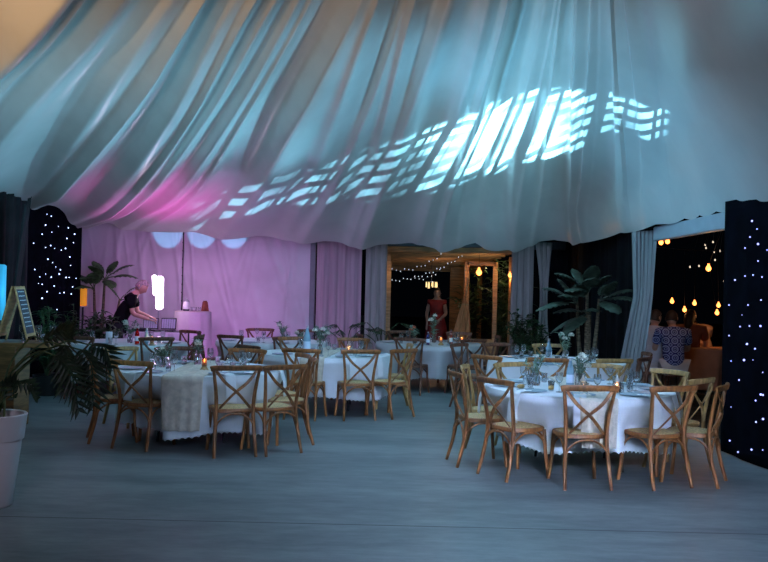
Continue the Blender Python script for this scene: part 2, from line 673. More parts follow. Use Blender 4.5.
# ---- the draped lining (ceiling)
COLS = [
    [(720, -289, 5.6), (770, -100, 5.8), (810, 0, 6.0), (850, 70, 6.1), (880, 120, 6.25), (910, 167, 6.4)],
    [(690, -289, 5.9), (715, -110, 6.7), (735, 0, 7.2), (750, 90, 7.8), (760, 150, 8.4), (768, 200, 8.85)],
    [(655, -289, 6.1), (665, -110, 7.3), (680, 0, 8.1), (695, 95, 9.0), (705, 160, 9.8), (712, 214, 10.35)],
    [(620, -289, 6.3), (625, -110, 7.7), (639, 0, 9.0), (653, 105, 10.4), (662, 176, 11.5), (664, 224, 11.9)],
    [(590, -289, 6.4), (585, -110, 8.0), (579, 0, 9.7), (577, 100, 11.9), (576, 185, 14.8), (575, 241, 16.2)],
    [(560, -289, 6.45), (538, -110, 8.0), (519, 0, 9.75), (493, 100, 12.3), (474, 185, 15.6), (465, 246, 17.3)],
    [(490, -289, 6.45), (450, -110, 8.0), (416, 0, 9.75), (388, 100, 12.3), (362, 185, 15.8), (345, 240, 17.6)],
    [(420, -289, 6.45), (372, -110, 8.0), (327, 0, 9.75), (272, 100, 12.3), (222, 185, 15.9), (180, 230, 17.6)],
    [(370, -289, 6.3), (315, -110, 7.7), (250, 0, 9.4), (190, 110, 12.3), (130, 187, 15.5), (78, 221, 17.6)],
    [(300, -289, 6.1), (225, -110, 7.4), (150, 0, 8.8), (85, 95, 11.0), (40, 160, 13.5), (10, 196, 14.6)],
    [(200, -289, 5.8), (110, -110, 6.8), (30, 0, 7.8), (-50, 80, 9.2), (-100, 130, 10.2), (-130, 165, 10.8)],
    [(80, -289, 5.4), (-30, -110, 6.0), (-130, 0, 6.7), (-220, 60, 7.3), (-280, 100, 7.7), (-320, 125, 7.95)],
]
PTS = [[at(*p) for p in col] for col in COLS]
NU, NV = 1100, 110
rows = [curve_pts([PTS[i][j] for i in range(len(PTS))], NU) for j in range(6)]
cols = [curve_pts([rows[j][i] for j in range(6)], NV) for i in range(NU + 1)]
# folds, as bumps of their own width over the across coordinate (0 right .. 1 left)
folds = []
fr_ = random.Random(21)
u = 0.285
while u < 1.0:
    if u < 0.5:
        wd = fr_.choice([.007, .010, .014, .020])
    else:
        wd = fr_.choice([.007, .012, .018, .026])
    folds.append((u, wd, fr_.uniform(0.35, 1.0), fr_.uniform(-0.010, 0.010), fr_.uniform(0.0, 1.0)))
    u += wd * fr_.uniform(1.3, 2.0)


def fold_h(u, v):
    s = 0.0
    for (c, wd, am, dr, ph) in folds:
        cc = c + dr * (v - 0.6) * 1.5 + 0.003 * math.sin(v * 6 + ph * 6)
        d = (u - cc) / wd
        if abs(d) < 2.2:
            # sharp on one flank, soft on the other
            d2 = d * (2.2 if d > 0 else 0.8)
            s += am * math.exp(-d2 * d2 * 1.5) * (wd / 0.014)
    return s


verts = []
for j in range(NV + 1):
    for i in range(NU + 1):
        u_, v_ = i / NU, j / NV
        p = cols[i][j]
        du = cols[min(i + 1, NU)][j] - cols[max(i - 1, 0)][j]
        dv = cols[i][min(j + 1, NV)] - cols[i][max(j - 1, 0)]
        nrm = du.cross(dv).normalized()
        if nrm.z > 0:
            nrm = -nrm
        amp = (0.040 + min(0.24, 0.0150 * du.length * NU / 2)) * (1 if u_ > .36 else .5 + .5 * max(0, (u_ - .31) / .05)) * (1 - 0.55 * max(0, (v_ - .85) / .15))
        hgt = fold_h(u_, v_) * amp
        hgt += 0.04 * math.sin(u_ * 23 + v_ * 2) * v_ * (1 - v_)
        hgt += 0.05 * math.sin(u_ * 61 + 2.5 * math.sin(v_ * 3)) * (1 if u_ > .3 else 0)
        # scalloped hem
        if v_ > 0.93:
            q = (v_ - 0.93) / 0.07
            k_ = max(0, 1 - ((u_ - .44) / .075) ** 2)
            hem = abs(math.sin(u_ * 90)) * 0.035 + abs(math.sin(u_ * 62 + .6)) * 0.15 * k_
            p = p + Vector((0, 0, 0.02 + .09 * k_ - hem)) * q
        verts.append(p + nrm * hgt)
mb = MB()
mb.v = verts
W_ = NU + 1
mb.f = [(j * W_ + i, j * W_ + i + 1, (j + 1) * W_ + i + 1, (j + 1) * W_ + i) for j in range(NV) for i in range(NU)]
lin_m = mat('satin_lining', (0.60, 0.585, 0.56), 0.29, 0.03, 1.5, spec=0.6, sheen=0.3)
ceil = mb.build('ceiling', lin_m)
struct(ceil)


# ---- pleated cloth sheet standing on a line
def cloth_line(p0, p1, z0, z1, folds_n, amp, name, material, parent=None, pinch=None, nv=24, sag=0.0, phase=0.0, thick=0.006):
    p0 = Vector((p0[0], p0[1], 0))
    p1 = Vector((p1[0], p1[1], 0))
    d = p1 - p0
    L = d.length
    t_ = d.normalized()
    nr = Vector((-t_.y, t_.x, 0))

    def fn(u, v):
        z = z1 + (z0 - z1) * v
        uu = u
        if pinch:
            uu = pinch(u, v)
        a = amp * (0.5 + 0.5 * v) * (math.sin(u * folds_n * 2 * PI + phase) + 0.35 * math.sin(u * folds_n * 4.7 * PI + 1 + v))
        z = z - sag * math.sin(PI * u) * (1 - v)
        q = p0 + t_ * (uu * L) + nr * a
        return (q.x, q.y, z)
    return MB().grid(fn, max(12, int(folds_n * 10)), nv).build(name, material, parent, thick=thick)


# back wall: pale vinyl panels, lit magenta
vinyl = mat('vinyl', (0.62, 0.56, 0.64), 0.42, 0.05, 1.2, bump=0.0, spec=0.5)


def wrinkled(p0, p1, z0, z1, name, seed):
    r_ = random.Random(seed)
    cr = [(r_.uniform(0, 1), r_.uniform(0, 1), r_.uniform(-1, 1), r_.uniform(0.01, 0.03), r_.uniform(0.005, 0.02)) for _ in range(26)]
    p0 = Vector(p0)
    p1 = Vector(p1)

    def fn(u, v):
        q = p0 + (p1 - p0) * u
        hh_ = 0.0
        for (a, b_, sl_, wd, am) in cr:
            e = (u - a) - sl_ * (v - b_) * 0.5
            hh_ += am * math.exp(-(e / wd) ** 2) * math.exp(-((v - b_) / 0.35) ** 2)
        return (q.x, q.y - hh_, z1 + (z0 - z1) * v)
    return MB().grid(fn, 140, 50).build(name, vinyl, thick=0.01)


seam_x = at(183, 270, YB).x
post_x = at(310, 290, YB).x
o = wrinkled((XL - 0.1, YB), (seam_x - 0.01, YB), 0.0, 3.15, 'wall_back', 3)
struct(o)
o = wrinkled((seam_x + 0.01, YB), (post_x, YB), 0.0, 3.1, 'wall_back_centre', 5)
struct(o)
mb = MB()
mb.box((seam_x, YB - 0.025, 1.5), (0.02, 0.02, 3.0))
for k in range(16):
    mb.ball((seam_x, YB - 0.04, 0.3 + k * 0.17), 0.018, 8, 5)
struct(mb.build('trim_1', metal_dark))
mb = MB()
mb.box((post_x + 0.05, YB - 0.02, 1.45), (0.11, 0.1, 2.9), bev=0.01)
struct(mb.build('trim_2', mat('grey_post', (0.22, 0.22, 0.27), 0.5, 0.05, 4), smooth=False))
# eave beam along the back over the opening
mb = MB()
mb.box((1.0, YB + 0.05, 2.62), (5.4, 0.12, 0.16), bev=0.01)
struct(mb.build('trim_3', metal_dark, smooth=False))
# left wall
o = cloth_line((XL - 0.05, 18.4), (XL - 0.05, 6.5), 0, 3.2, 16, 0.03, 'wall_left', mat('grey_sheet', (0.20, 0.21, 0.25), 0.8, 0.1, 2), phase=1)
struct(o)
# right wall beyond the opening: black cloth
o = cloth_line((XR, 13.0), (XR, YB), 0, 2.75, 9, 0.03, 'wall_right', black_cloth)
struct(o)
# black cloth between the curtains and the corner
o = cloth_line((3.25, YB + 0.12), (XR + 0.1, YB + 0.05), 0, 2.75, 3, 0.02, 'wall_back_corner', black_cloth)
struct(o)
# header over the side opening
mb = MB()
mb.box((XR + 0.02, 11.15, 2.525), (0.10, 2.75, 0.19), bev=0.012)
struct(mb.build('trim_4', mat('white_header', (0.42, 0.44, 0.48), 0.4, 0.03, 4), smooth=False))

# ================================================================= CURTAINS
xa, xb = at(316, 300, YB - .15).x, at(361, 300, YB - .15).x
o = cloth_line((xa, YB - .15), (xb, YB - .12), 0.02, 2.85, 4.5, 0.035, 'curtain', mat('lilac_curtain', (0.55, 0.36, 0.45), 0.8, 0.06, 3, stretch=(4, 4, .3)))
tag(o, 'wide mauve pleated curtain beside the magenta wall and grey post', 'curtain')
xa, xb = at(365, 300, YB - .15).x, at(386, 300, YB - .15).x
o = cloth_line((xa, YB - .15), (xb, YB - .15), 0.02, 2.62, 3, 0.03, 'curtain', curtain_m, phase=1)
tag(o, 'narrow beige curtain hanging next to the lit wooden post of the opening', 'curtain')
xa, xb = at(511, 300, YB - .15).x, at(533, 300, YB - .15).x
o = cloth_line((xa, YB - .15), (xb, YB - .15), 0.02, 2.66, 3, 0.03, 'curtain', curtain_m, phase=2)
tag(o, 'dim greyish curtain above the dark shrub, far side of the glazed opening', 'curtain')


def pin(u, v):
    c = 0.62
    k = 1.0 - 0.55 * math.sin(PI * min(1, v * 1.15)) ** 1
    return c + (u - c) * k


xa, xb = at(534, 300, YB - .4).x, at(551, 300, YB - .4).x
o = cloth_line((xa, YB - .4), (xb, YB - .4), 0.02, 2.66, 3, 0.025, 'curtain', curtain_m, pinch=pin)
tag(o, 'slim gathered curtain against the black cloth near the far corner', 'curtain')


# tied white drape at the side opening: narrow above, flowing out to the left below
def tied(u, v):
    z = 2.58 * (1 - v)
    wtop = 0.75
    if v < 0.35:
        wid = wtop * (1 - 0.25 * v / 0.35)
        off = 0
    else:
        q = (v - 0.35) / 0.65
        wid = wtop * (0.75 + 0.35 * q)
        off = -0.25 * q ** 1.1
    a = 0.035 * math.sin(u * 2 * PI * 6) + 0.015 * math.sin(u * 2 * PI * 13 + v * 4)
    return (XR - 0.09 + off + (u - .5) * wid * 0.30, 12.75 + (0.5 - u) * wid * .6 + a, z)


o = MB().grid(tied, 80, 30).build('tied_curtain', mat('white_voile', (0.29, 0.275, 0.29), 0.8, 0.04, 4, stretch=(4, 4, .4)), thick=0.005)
tag(o, 'long white tied curtain beside the side opening, spreading out towards its foot', 'curtain')


# ---- star curtains, each led a part of its curtain
star_m2 = emis('star_led_violet', (0.36, 0.38, 1.0), 2.2)


def star_curtain(label, p0, p1, z1, stars, amp, nf, violet=False):
    rt_ = thing('star_curtain', label, 'curtain', (0, 0, 0))
    cloth_line(p0, p1, 0.01, z1, nf, amp, 'backdrop_cloth', star_cloth, rt_)
    a = Vector((p0[0], p0[1], 0))
    d = Vector((p1[0] - p0[0], p1[1] - p0[1], 0))
    n_ = Vector((-d.y, d.x, 0)).normalized()
    if n_.dot(Vector((-1.0, 9, 0)) - a) < 0:
        n_ = -n_
    cpos = Vector((0, 0, CAM_H))
    first = None
    for (px, py, r) in stars:
        lm_ = star_m2 if violet else star_m
        dr = fw + rt * ((px - 384) / F) + up * ((281 - py) / F)
        off = a + n_ * (amp * 1.3 + 0.01)
        tt = (off - cpos).dot(n_) / dr.dot(n_)
        q = cpos + dr * tt
        if first is None:
            first = MB().ball((0, 0, 0), 0.008, 8, 5).build('star_light', lm_, rt_)
            s = first
        else:
            s = first.copy()
            C.objects.link(s)
            s.parent = rt_
        s.location = q
        s.scale = (r, r, r)
    return rt_


SR = [(752, 221, 1.3), (757, 229, .9), (750, 237, 1), (758, 244, 1.4), (745, 248, 1), (767, 250, .9), (758, 261, 1), (745, 276, 1), (753, 275, 1), (762, 277, 1), (735, 280, 1.2), (729, 305, 1), (748, 305, 1), (761, 300, 1), (740, 326.6, 1), (749.5, 326, 1), (760.5, 326, 1.3), (729, 335.6, 1), (747, 344, 1.4), (755, 348.7, 1.1), (731, 361, .8), (744, 360, 1.5), (762.7, 372.4, .8), (739, 380, 1.1), (760.8, 394.5, 1.5), (756, 422, 1.1), (763, 419, 1.4), (755.6, 400.5, 1.1), (763, 395, 1.2), (729.7, 440.6, 1.2), (738, 452, 1.1), (751.5, 449.6, 1.2), (762.7, 450, .8), (731, 407, .7), (742, 315, .6), (753, 360, .6)]
star_curtain('black curtain dotted with tiny blue lights along the right wall of the tent', (3.70, 9.80), (3.98, 6.6), 2.72, SR, 0.012, 4, True)
SL0 = [(165, 120), (180, 127), (160, 158), (205, 163), (148, 190), (235, 205), (182, 183), (240, 168), (262, 190), (160, 237), (178, 230), (192, 240), (215, 246), (168, 278), (185, 290), (118, 222), (245, 270), (248, 300), (122, 314), (208, 330), (243, 342), (180, 341), (135, 363), (148, 366), (165, 392), (210, 397), (190, 372), (232, 342), (267, 345), (255, 375), (148, 415), (200, 455), (212, 315), (196, 305), (258, 220), (225, 395), (160, 330), (250, 400), (230, 240), (140, 340)]
SLs = [(x / 3.51, 180 + y / 3.51, 0.9 + 0.8 * ((i * 37 % 11) / 11)) for i, (x, y) in enumerate(SL0)]
star_curtain('dark curtain with scattered white star lights next to the banana plant', (-6.05, 15.2), (-5.88, 17.45), 3.1, SLs, 0.02, 3)
o = cloth_line((-6.02, 15.15), (-6.0, 13.9), 0.01, 3.1, 4, 0.05, 'black_curtain', dark_fabric)
tag(o, 'plain charcoal curtain hanging straight, between the star curtain and the chalkboard sign', 'curtain')
o = MB().grid(lambda u, v: (-5.85 + 0.25 * (1 - v) - .0 + .1 * u, 14.2 - 0.5 * u + 0.04 * math.sin(u * 20), 3.0 - 2.4 * v - 0.2 * u), 20, 16).build('hanging_strap', dark_fabric, thick=0.01)
tag(o, 'loose dark cloth flap hanging in front of the charcoal curtain', 'curtain')


# ================================================================= CHAIR
def make_chair(wd, wseat):
    t_ = thing('crossback_chair', 'x', 'chair')
    # seat pad and frame
    def outline(k, n, grow=0.0):
        a = 2 * PI * k / n
        ca, sa = math.cos(a), math.sin(a)
        e = 0.62
        x = abs(ca) ** e * (1 if ca > 0 else -1)
        y = abs(sa) ** e * (1 if sa > 0 else -1)
        wx = (0.215 + 0.02 * y) + grow
        return x * wx, y * (0.205 + grow)
    n = 28
    mb = MB()
    base = 0
    rings = [(-0.012, 0.425), (0.0, 0.43), (0.0, 0.458), (-0.006, 0.464), (-0.03, 0.464), (-0.03, 0.43)]
    for gr, z in rings:
        for k in range(n):
            x, y = outline(k, n, gr)
            mb.v.append(Vector((x, y, z)))
    for i in range(len(rings)):
        i2 = (i + 1) % len(rings)
        for k in range(n):
            mb.f.append((i * n + k, i * n + (k + 1) % n, i2 * n + (k + 1) % n, i2 * n + k))
    mb.build('seat_frame', wd, t_)
    mb = MB()
    for gr, z in ((-0.03, 0.445), (-0.029, 0.466), (-0.05, 0.471)):
        for k in range(n):
            x, y = outline(k, n, gr)
            mb.v.append(Vector((x, y, z)))
    for i in range(2):
        for k in range(n):
            mb.f.append((i * n + k, i * n + (k + 1) % n, (i + 1) * n + (k + 1) % n, (i + 1) * n + k))
    mb.f.append(tuple(2 * n + k for k in range(n)))
    mb.f.append(tuple(reversed(range(n))))
    mb.build('seat', wseat, t_)
    for s in (-1, 1):
        pts = curve_pts([(s * .205, -.285, 0), (s * .193, -.225, .22), (s * .182, -.195, .44), (s * .190, -.215, .62), (s * .224, -.265, .86)], 14)
        MB().tube(pts, [.0155 + .004 * math.sin(PI * i / 14) for i in range(15)], 8).build('leg', wd, t_)
        pts = curve_pts([(s * .215, .205, 0), (s * .195, .18, .22), (s * .185, .165, .44)], 8)
        MB().tube(pts, .0175, 8).build('leg', wd, t_)
    pts = curve_pts([(-.252, -.262, .868), (-.20, -.280, .878), (0, -.312, .880), (.20, -.280, .878), (.252, -.262, .868)], 16)
    MB().strip(pts, .052, .024, (0, -.25, 1)).build('top_rail', wd, t_)
    for s in (-1, 1):
        e = 0.004 * s
        pts = curve_pts([(s * .200, -.262 + e, .85), (s * .11, -.272 + e, .735), (-s * .02, -.262 + e, .625), (-s * .15, -.205 + e, .475)], 12)
        MB().strip(pts, .030, .011, (1, 0, .6 * s)).build('cross_slat', wd, t_)
    # bentwood arches under the seat
    for (a, b_) in (((-.197, -.225), (.197, -.225)), ((-.197, .182), (.197, .182)), ((-.195, -.222), (-.193, .18)), ((.195, -.222), (.193, .18))):
        A = Vector((a[0], a[1], .21))
        B = Vector((b_[0], b_[1], .21))
        mid = (A + B) / 2
        pts = curve_pts([A, A.lerp(mid, .12) + Vector((0, 0, .12)), A.lerp(mid, .55) + Vector((0, 0, .195)), mid + Vector((0, 0, .21)), B.lerp(mid, .55) + Vector((0, 0, .195)), B.lerp(mid, .12) + Vector((0, 0, .12)), B], 16)
        MB().tube(pts, .010, 6).build('arched_brace', wd, t_)
    return t_


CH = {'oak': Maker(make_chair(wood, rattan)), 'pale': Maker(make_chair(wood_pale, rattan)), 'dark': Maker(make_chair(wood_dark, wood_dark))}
CHAIRS_AT = {}


def chair(rx, ry, az, label, kind='oak', table=None):
    """rx, ry: midpoint between the rear feet; az: compass angle it faces"""
    a = R(az)
    x = rx + math.cos(a) * .265
    y = ry + math.sin(a) * .265
    CH[kind]((x, y, 0), a - PI / 2, label)
    if table:
        CHAIRS_AT.setdefault(table, []).append((x, y, a))


T1, T2, T3, T4, T5, T6, T8 = (1.95, 8.9), (-2.02, 9.95), (-.80, 12.6), (.80, 15.4), (2.36, 12.2), (-1.85, 15.0), (-3.95, 13.9)
RT = .91
# table 1 : nearest, on the right
chair(1.79, 7.74, 95, 'oak crossback chair with its back squarely to us at the frontmost right table', 'oak', 1)
chair(1.03, 8.15, 32, 'oak crossback chair seen three-quarter from behind at the left front of the frontmost table', 'oak', 1)
chair(.72, 8.78, 10, 'outermost oak crossback chair standing sideways on the left flank of the frontmost table', 'oak', 1)
chair(.88, 9.42, -12, 'pale crossback chair half hidden behind the outermost sideways chair of the frontmost table', 'pale', 1)
chair(2.55, 7.86, 112, 'oak crossback chair turned slightly left, at the right front of the frontmost table', 'oak', 1)
chair(3.06, 8.10, 150, 'oak crossback chair at the frontmost table, closest to the blue star curtain', 'oak', 1)
chair(3.06, 8.62, 132, 'pale crossback chair facing left beside the blue-lit star curtain', 'pale', 1)
chair(3.02, 9.45, 212, 'yellowish crossback chair facing us below the blue patterned shirt, frontmost table', 'pale', 1)
chair(2.42, 10.02, 245, 'crossback chair facing us behind the white roses of the frontmost table', 'pale', 1)
chair(1.45, 9.92, 295, 'light crossback chair facing us behind the greenery of the frontmost table', 'pale', 1)
# table 5 : behind it
chair(1.27, 10.95, 40, 'crossback chair seen from behind at the left front of the second right table', 'oak', 5)
chair(1.98, 10.75, 78, 'crossback chair with rail just behind the greenery and blue bottle, second right table', 'oak', 5)
chair(2.80, 10.85, 108, 'crossback chair backing on to the white rose vase, second right table', 'pale', 5)
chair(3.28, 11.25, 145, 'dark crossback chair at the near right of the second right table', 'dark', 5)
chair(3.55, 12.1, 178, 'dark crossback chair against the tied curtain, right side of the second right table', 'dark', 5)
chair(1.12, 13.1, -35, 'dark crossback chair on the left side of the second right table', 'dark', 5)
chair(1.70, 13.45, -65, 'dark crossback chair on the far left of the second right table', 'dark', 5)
chair(2.5, 13.5, 265, 'crossback chair facing us on the far side of the second right table', 'pale', 5)
# table 2 : left front
chair(-2.52, 9.08, 70, 'dark oak crossback chair with its back to us beside the big drooping leaves', 'oak', 2)
chair(-3.08, 9.55, 20, 'crossback chair standing sideways behind the drooping leaves, left front table', 'oak', 2)
chair(-1.42, 8.82, 108, 'oak crossback chair with its back to us just right of the cream runner', 'oak', 2)
chair(-.97, 9.02, 128, 'oak crossback chair close beside another, right front corner of the left front table', 'oak', 2)
chair(-.76, 9.80, 188, 'oak crossback chair seen from the side at the right end of the left front table', 'oak', 2)
chair(-.92, 10.45, 205, 'oak crossback chair behind the sideways one at the right end of the left front table', 'oak', 2)
chair(-1.66, 11.05, 255, 'crossback chair facing us behind the water glasses, far side of the left front table', 'oak', 2)
chair(-2.55, 11.12, 290, 'dark crossback chair facing us behind the white flower, far side of the left front table', 'dark', 2)
chair(-3.15, 10.85, 322, 'pale crossback chair facing us at the far left of the left front table', 'pale', 2)
# table 3 : middle
chair(-1.02, 11.32, 78, 'oak crossback chair with its back to us, middle table below the roses', 'oak', 3)
chair(-.27, 11.40, 105, 'oak crossback chair with its back to us in front of the candle lantern, middle table', 'oak', 3)
chair(.28, 11.72, 135, 'oak crossback chair turned left at the right front of the middle table', 'oak', 3)
chair(-1.75, 11.75, 45, 'dark crossback chair at the left front of the middle table', 'dark', 3)
chair(.38, 12.75, 185, 'pale crossback chair with a curved rail at the right end of the middle table', 'pale', 3)
chair(-.45, 13.85, 260, 'oak crossback chair facing us beyond the lantern of the middle table', 'oak', 3)
chair(-1.35, 13.75, 290, 'oak crossback chair facing us beyond the blue bottle of the middle table', 'oak', 3)
# table 4 : rear, by the opening
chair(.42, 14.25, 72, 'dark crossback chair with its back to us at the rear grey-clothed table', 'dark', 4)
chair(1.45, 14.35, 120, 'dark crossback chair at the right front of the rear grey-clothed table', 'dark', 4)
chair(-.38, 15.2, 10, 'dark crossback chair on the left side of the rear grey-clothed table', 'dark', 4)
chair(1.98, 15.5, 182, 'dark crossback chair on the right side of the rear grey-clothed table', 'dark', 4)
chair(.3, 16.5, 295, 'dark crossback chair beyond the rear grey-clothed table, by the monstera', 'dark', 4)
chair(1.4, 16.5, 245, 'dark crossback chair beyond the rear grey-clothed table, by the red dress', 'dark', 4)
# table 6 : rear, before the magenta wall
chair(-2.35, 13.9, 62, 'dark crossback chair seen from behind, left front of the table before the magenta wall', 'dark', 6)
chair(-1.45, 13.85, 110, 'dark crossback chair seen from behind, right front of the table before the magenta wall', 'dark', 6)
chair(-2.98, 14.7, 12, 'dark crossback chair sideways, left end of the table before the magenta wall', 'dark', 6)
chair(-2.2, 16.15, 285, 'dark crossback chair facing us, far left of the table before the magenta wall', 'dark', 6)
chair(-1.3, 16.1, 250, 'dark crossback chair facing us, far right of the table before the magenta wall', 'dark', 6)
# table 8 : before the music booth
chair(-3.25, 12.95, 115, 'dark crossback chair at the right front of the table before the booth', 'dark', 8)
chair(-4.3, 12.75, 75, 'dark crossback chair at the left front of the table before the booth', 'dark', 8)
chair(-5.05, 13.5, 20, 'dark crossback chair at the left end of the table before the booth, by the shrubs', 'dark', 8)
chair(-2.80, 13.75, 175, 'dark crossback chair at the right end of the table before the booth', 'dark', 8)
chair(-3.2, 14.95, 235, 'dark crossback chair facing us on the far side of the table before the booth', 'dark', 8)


# ================================================================= TABLES
def table(idx, c, where, seed, cloth_mat=linen, z_hem=0.20):
    t_ = thing('round_table', f'round banquet table hidden under cloth, {where}', 'table', (c[0], c[1], 0))
    MB().lathe([(RT - .03, .715), (RT - .02, .72), (RT - .02, .742), (RT - .03, .745)], (0, 0, 0), 48).build('tabletop', wood_pine, t_)
    for k in range(4):
        a = PI / 4 + k * PI / 2
        MB().tube([(.42 * math.cos(a), .42 * math.sin(a), .715), (.50 * math.cos(a), .50 * math.sin(a), 0)], .014, 8).build('leg', metal_dark, t_)
    r_ = random.Random(seed)
    ph = [r_.uniform(0, 6.28) for _ in range(4)]
    seats = [(math.atan2(y - c[1], x - c[0]), math.hypot(x - c[0], y - c[1])) for x, y, a in CHAIRS_AT.get(idx, [])]

    def fn(u, v):
        a = 2 * PI * u
        if v < 0.30:
            r = RT * (v / 0.30)
            r = max(r, 1e-3)
            return (c[0] + r * math.cos(a), c[1] + r * math.sin(a), .752)
        q = (v - .30) / .70
        hem = z_hem + 0.018 * abs(math.sin(a * 44)) + .03 * math.sin(a * 4 + ph[0])
        z = .752 - (.752 - hem) * q
        amp = .040 * q ** .8
        r = RT + .012 * min(1, q * 8) + amp * (math.sin(a * 13 + ph[1]) * .6 + math.sin(a * 22 + ph[2]) * .4 + .4) + .01 * q
        for sa, sr in seats:
            d = (a - sa + PI) % (2 * PI) - PI
            lim = sr - .20
            if abs(d) < .62 and q > .12:
                k = math.exp(-(d / .34) ** 4) * min(1, (q - .12) / .4)
                r = r + (min(r, lim) - r) * k
        return (c[0] + r * math.cos(a), c[1] + r * math.sin(a), z)
    o = MB().grid(fn, 264, 40, close_u=True).build('tablecloth', cloth_mat, thick=0.003)
    tag(o, f'floor-length round cloth draped over the table {where}', 'tablecloth')
    return t_


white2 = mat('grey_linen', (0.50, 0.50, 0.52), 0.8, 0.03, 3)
table(1, T1, 'at the right front, nearest to us', 1, linen, .23)
table(2, T2, 'at the left front, with the cream runner', 2, linen, .13)
table(3, T3, 'in the middle, with the lantern and roses', 3)
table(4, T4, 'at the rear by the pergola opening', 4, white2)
table(5, T5, 'second on the right, by the black cloth wall', 5)
table(6, T6, 'at the rear before the magenta wall', 6)
table(8, T8, 'at the rear left before the music booth', 8)
TZ = .757


def runner(c, ang, wid, drop_a, drop_b, label):
    """strip of cloth across a table, direction ang, falling over both edges"""
    a = R(ang)
    d = Vector((math.cos(a), math.sin(a), 0))
    n_ = Vector((-d.y, d.x, 0))
    L = 2 * RT + .04

    def fn(u, v):
        tot = drop_a + L + drop_b
        s = u * tot
        w_ = (v - .5) * wid
        rip = .008 * math.sin(v * 25) + .005 * math.sin(v * 43 + 1)
        if s < drop_a:
            e = -L / 2 - .075 - .03 * (1 - s / drop_a) + .02 * math.sin(v * 22) * (1 - s / drop_a)
            # follow the round edge
            e += (1 - math.sqrt(max(0, 1 - (w_ / RT) ** 2))) * RT * .9
            z = TZ - (drop_a - s)
            w_ *= 1 - .12 * (1 - s / drop_a)
        elif s < drop_a + L:
            q = (s - drop_a) - L / 2
            edge = math.sqrt(max(0, RT * RT - w_ * w_)) + .03
            e = max(-edge - .04, min(edge + .04, q * 1.05))
            z = TZ + .004 + abs(rip)
        else:
            e = L / 2 + .07
            e -= (1 - math.sqrt(max(0, 1 - (w_ / RT) ** 2))) * RT * .9
            z = TZ - (s - drop_a - L)
        q = Vector((c[0], c[1], 0)) + d * e + n_ * w_
        return (q.x, q.y, z)
    o = MB().grid(fn, 90, 24).build('table_runner', runner_m, thick=.003)
    tag(o, label, 'table runner')


runner(T2, 92, .42, .53, .3, 'cream gauze runner hanging down the front of the left front table')
runner(T1, 88, .34, .42, .3, 'cream gauze runner crossing the frontmost table behind the square-on chair')
runner(T3, 84, .32, .3, .3, 'pale gauze runner crossing the middle table')
runner(T5, 90, .32, .3, .3, 'pale gauze runner crossing the second right table')


# ---- tableware models
def lathe_thing(name, label, cat, parts):
    t_ = thing(name, label, cat)
    for (pn, prof, m_, sd) in parts:
        MB().lathe(prof, (0, 0, 0), sd).build(pn, m_, t_)
    return t_


wine = Maker(lathe_thing('wine_glass', 'x', 'glass', [
    ('bowl', [(.006, .085), (.022, .095), (.034, .12), (.036, .15), (.031, .185), (.0295, .185), (.034, .15), (.032, .122), (.02, .099), (.002, .09)], glass_m, 16),
    ('stem', [(.032, 0), (.033, .003), (.008, .008), (.004, .02), (.004, .08), (.007, .087)], glass_m, 12)]))
tumbler_o = MB().lathe([(.026, 0), (.031, .09), (.036, .095), (.034, .095), (.029, .06), (.024, .008)], (0, 0, 0), 16).build('water_glass', glass_m)
tag(tumbler_o, 'x', 'glass')
tumbler = Maker(tumbler_o)
plate_o = MB().lathe([(.06, 0), (.09, .003), (.142, .012), (.145, .016), (.138, .016), (.09, .008), (.001, .007)], (0, 0, 0), 32).build('dinner_plate', plate_m)
tag(plate_o, 'x', 'plate')
plate = Maker(plate_o)


def napkin_mesh():
    def fn(u, v):
        x = (u - .5) * .11
        s = v * .42
        if s < .14:
            return (x, .14 - s, .012 + .004 * math.sin(u * 9))
        q = s - .14
        return (x * (1 + q * .4), -.012 - .035 * min(1, q * 8) - q * .06, .012 - q)
    return MB().grid(fn, 10, 22)


nap_o = napkin_mesh().build('napkin', linen, thick=.004)
tag(nap_o, 'x', 'napkin')
napkin = Maker(nap_o)
bread_t = thing('bread_roll', 'x', 'bread')
MB().ball((0, 0, .022), .03, 14, 8, (1.3, .9, .75)).build('crust', bread_m, bread_t)
bread = Maker(bread_t)


def seat_ware(idx, c, where, plates=True, naps=(), n_every=1):
    seats = CHAIRS_AT.get(idx, [])
    for k, (x, y, a) in enumerate(seats):
        az = math.atan2(y - c[1], x - c[0])
        ca, sa = math.cos(az), math.sin(az)
        if plates:
            plate((c[0] + ca * .72, c[1] + sa * .72, TZ), 0, f'grey blue dinner plate laid on the cloth {where}', f'dinner plates {where}')
        for (dr, dt, mk, nm) in ((.52, .16, wine, 'stemmed wine glass'), (.50, .05, tumbler, 'clear water glass')):
            px_, py_ = c[0] + ca * dr - sa * dt, c[1] + sa * dr + ca * dt
            mk((px_, py_, TZ), 0, f'{nm} among the place settings {where}', f'{nm}es {where}')
        if k in naps:
            napkin((c[0] + ca * (RT + .02), c[1] + sa * (RT + .02), TZ + .004), az + PI / 2, f'folded white napkin hanging over the table edge {where}', f'napkins {where}')


seat_ware(1, T1, 'at the frontmost right table', naps=(0, 1, 2, 4, 5, 6))
seat_ware(2, T2, 'at the left front table', naps=(0, 2, 3, 4))
seat_ware(3, T3, 'at the middle table', naps=(1, 2))
seat_ware(5, T5, 'at the second right table')
seat_ware(4, T4, 'at the rear table by the pergola')
seat_ware(6, T6, 'at the rear table by the magenta wall')
seat_ware(8, T8, 'at the rear table before the booth')
bread((at(525, 387, 8.3).x, 8.55, TZ + .012), .3, 'golden bread roll left of the vase on the frontmost table')
bread((1.60, 8.5, TZ + .012), 1.3, 'golden bread roll right of the greenery on the frontmost table')


